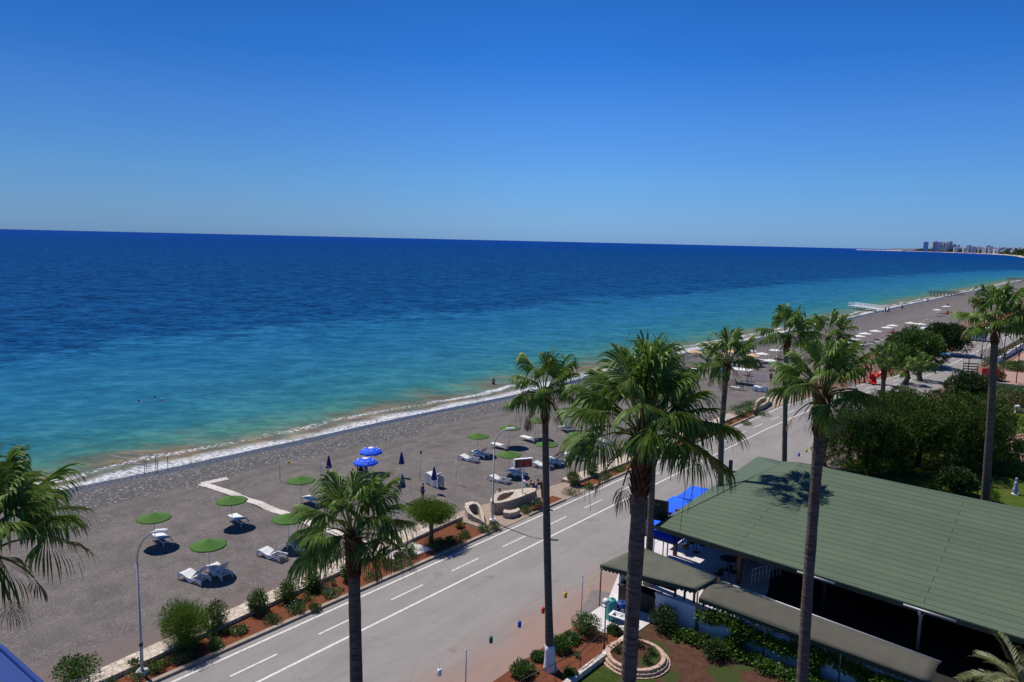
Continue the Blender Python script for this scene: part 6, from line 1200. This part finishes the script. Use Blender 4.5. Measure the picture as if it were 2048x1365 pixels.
    if hat:
        mb = MB(); pr = [(.23, .045), (.22, .06), (.105, .075), (.1, .14), (.06, .165), (0, .17)]
        mb.add([hp(r*cos(2*pi*k/18), r*sin(2*pi*k/18), z) for r, z in pr for k in range(18)], [(i*18+k, i*18+(k+1) % 18, (i+1)*18+(k+1) % 18, (i+1)*18+k) for i in range(5) for k in range(18)], smooth=True); mb.build('hat', M[hat], root)
    return root
YV = Vector((0, 0, 0))
person(G(722, 963), radians(40), WALK, 'man dressed all in black walking under the open blue parasols', top='clothk', bottom='clothk', long=False, skinm='skind', scale=1.08, long_sleeve=True)
person(G(845, 1000), radians(-10), STAND, 'boy in a blue shirt and grey shorts standing by the stacked loungers', top='clothb', bottom='clothn', scale=.78, skinm='skin')
person(G(1086, 998), radians(95), BEND, 'woman in a long dark patterned robe leaning towards the stone basin', top='clothp', bottom='clothp', long=True, long_sleeve=True, skinm='skind', scale=1.02)
person(G(1069, 997), radians(80), BEND, 'person in a navy shirt bending over the end of the stone basin', top='clothn', bottom='clothn', long=True, skinm='skin', scale=.92)
person(G(1056, 990), radians(160), BEND, 'child with a pink and white sun hat and teal top at the stone basin', top='clotht', bottom='clotht', skinm='skin', hat='pinkhat', hair=False, scale=.8)
person(G(998, 1006)+Vector((0, 0, .25)), radians(200), SIT, 'person sitting inside the stone basin with a white towel', top='clothw', bottom='clothw', skinm='skin')
for (px, py), l, tp, hm in (((277, 801), 'swimmer at the left of the three in the sea', None, None), ((310, 794), 'swimmer in the middle of the three in the sea', None, None), ((323, 799), 'swimmer with a white cap at the right of the three in the sea', None, 'w')):
    q = G(px, py, -1.0); o = person((q.x, q.y, -2.62), rnd.uniform(0, 6), dict(STAND, hal=(-.5, .3, 1.36), har=(.5, .3, 1.36), ell=(-.38, .1, 1.34), elr=(.38, .1, 1.34)), l, 'swimmers in the sea', skinm='skind', hair=hm is None)
    if hm:
        mb = MB(); mb.lathe([(.088*sin(a), .132*cos(a)) for a in np.linspace(0.01, pi*.55, 7)], (0, .03, 1.6), 14); mb.build('swim_cap', M['clothw'], o)
q = G(987, 769, -1.2); person((q.x, q.y, -1.9), 1.0, dict(STAND, hal=(-.4, .1, 1.1), har=(.4, .1, 1.1)), 'bather standing waist deep in the shallows before the slender palm', 'bathers at the waterline', skinm='skind', bottom='clothn')
q = G(1038, 774, -1.2); person((q.x, q.y, -1.75), 2.0, STAND, 'bather by the shore just left of the slender palm fronds', 'bathers at the waterline', skinm='skind', bottom='clothn')
for q, ps, sc_, l, tp, bt_, rz in (((1804, 621), STAND, 1.1, 'person standing alone at the far waterline', 'clothn', 'clothk', 0), ((1770, 626), STAND, 1.1, 'left person of two walking by the white pier', None, 'clothn', 1), ((1777, 626), WALK, 1.1, 'right person of two walking by the white pier', 'clothk', 'clothk', 1),
        ((1391, 740), SIT, 1.2, 'dark haired person sitting under the straw parasol nearest the water', 'clothr', 'clothk', 2), ((1415, 730), STAND, .95, 'person standing under the second straw parasol', 'clothn', 'clothk', 1), ((1406, 738), SIT, 1.0, 'person in a pink top sitting by the straw parasols', 'clothr', 'clothr', 1),
        ((1499, 752), BEND, 1.0, 'person in dark clothes bending over a lounger right of the palm trunk', 'clotho', 'clothk', 2.2), ((1492, 752), LIE, 1.1, 'person in orange and violet lying on the sand right of the palm trunk', 'clotho', 'clothv', 1.2), ((1447, 768), SIT, 1.1, 'sunburnt person sitting behind the palm trunk', None, 'clothr', 2),
        ((1407, 757), STAND, .8, 'small standing child left of the turquoise cloth', 'clothk', 'clothk', 2), ((1700, 691), SIT, 1.35, 'person in red sitting by the far row of loungers', 'clothr', 'clothr', 2), ((1707, 693), LIE, 1.2, 'person lying on a red towel by the far row', 'clothr', 'clothr', 1.5),
        ((1785, 668), SIT, 1.5, 'dark haired person in red beside the broad green tree', 'clothr', 'clothr', 2), ((1888, 629), LIE, 1.6, 'person on red cloths far along the beach, left', 'clothr', 'clothr', 1.4), ((1895, 629), SIT, 1.5, 'person on red cloths far along the beach, right', 'clothr', 'clothr', 1.0),
        ((1894, 618), STAND, 1.1, 'distant person standing behind the red cloths', 'clothk', 'clothn', 0), ((1541, 765), STAND, .9, 'person standing just left of the thin palm trunk on the sand', 'clothn', 'clothk', 0), ((1855, 605), STAND, 1.0, 'bather in the water before the dark green pier', None, 'clothn', 0),
        ((1903, 768), WALK, 1.0, 'person in an orange shirt walking on the far road above the pines', 'clotho', 'clothk', 2.5), ((1908, 766), STAND, 1.0, 'person in white beside the one in orange on the far road', 'clothw', 'clothw', 2.5)):
    z_ = 0.0; p = G(*q)
    if p.x < -52: z_ = bz(p.x, p.y, p.x-interp(SH, p.y)); p = G(*q, z_)
    person(p, rz, ps, l, 'people on the far beach' if q[0] < 1900 else 'people on the far road', top=tp, bottom=bt_, scale=sc_, skinm='skind')
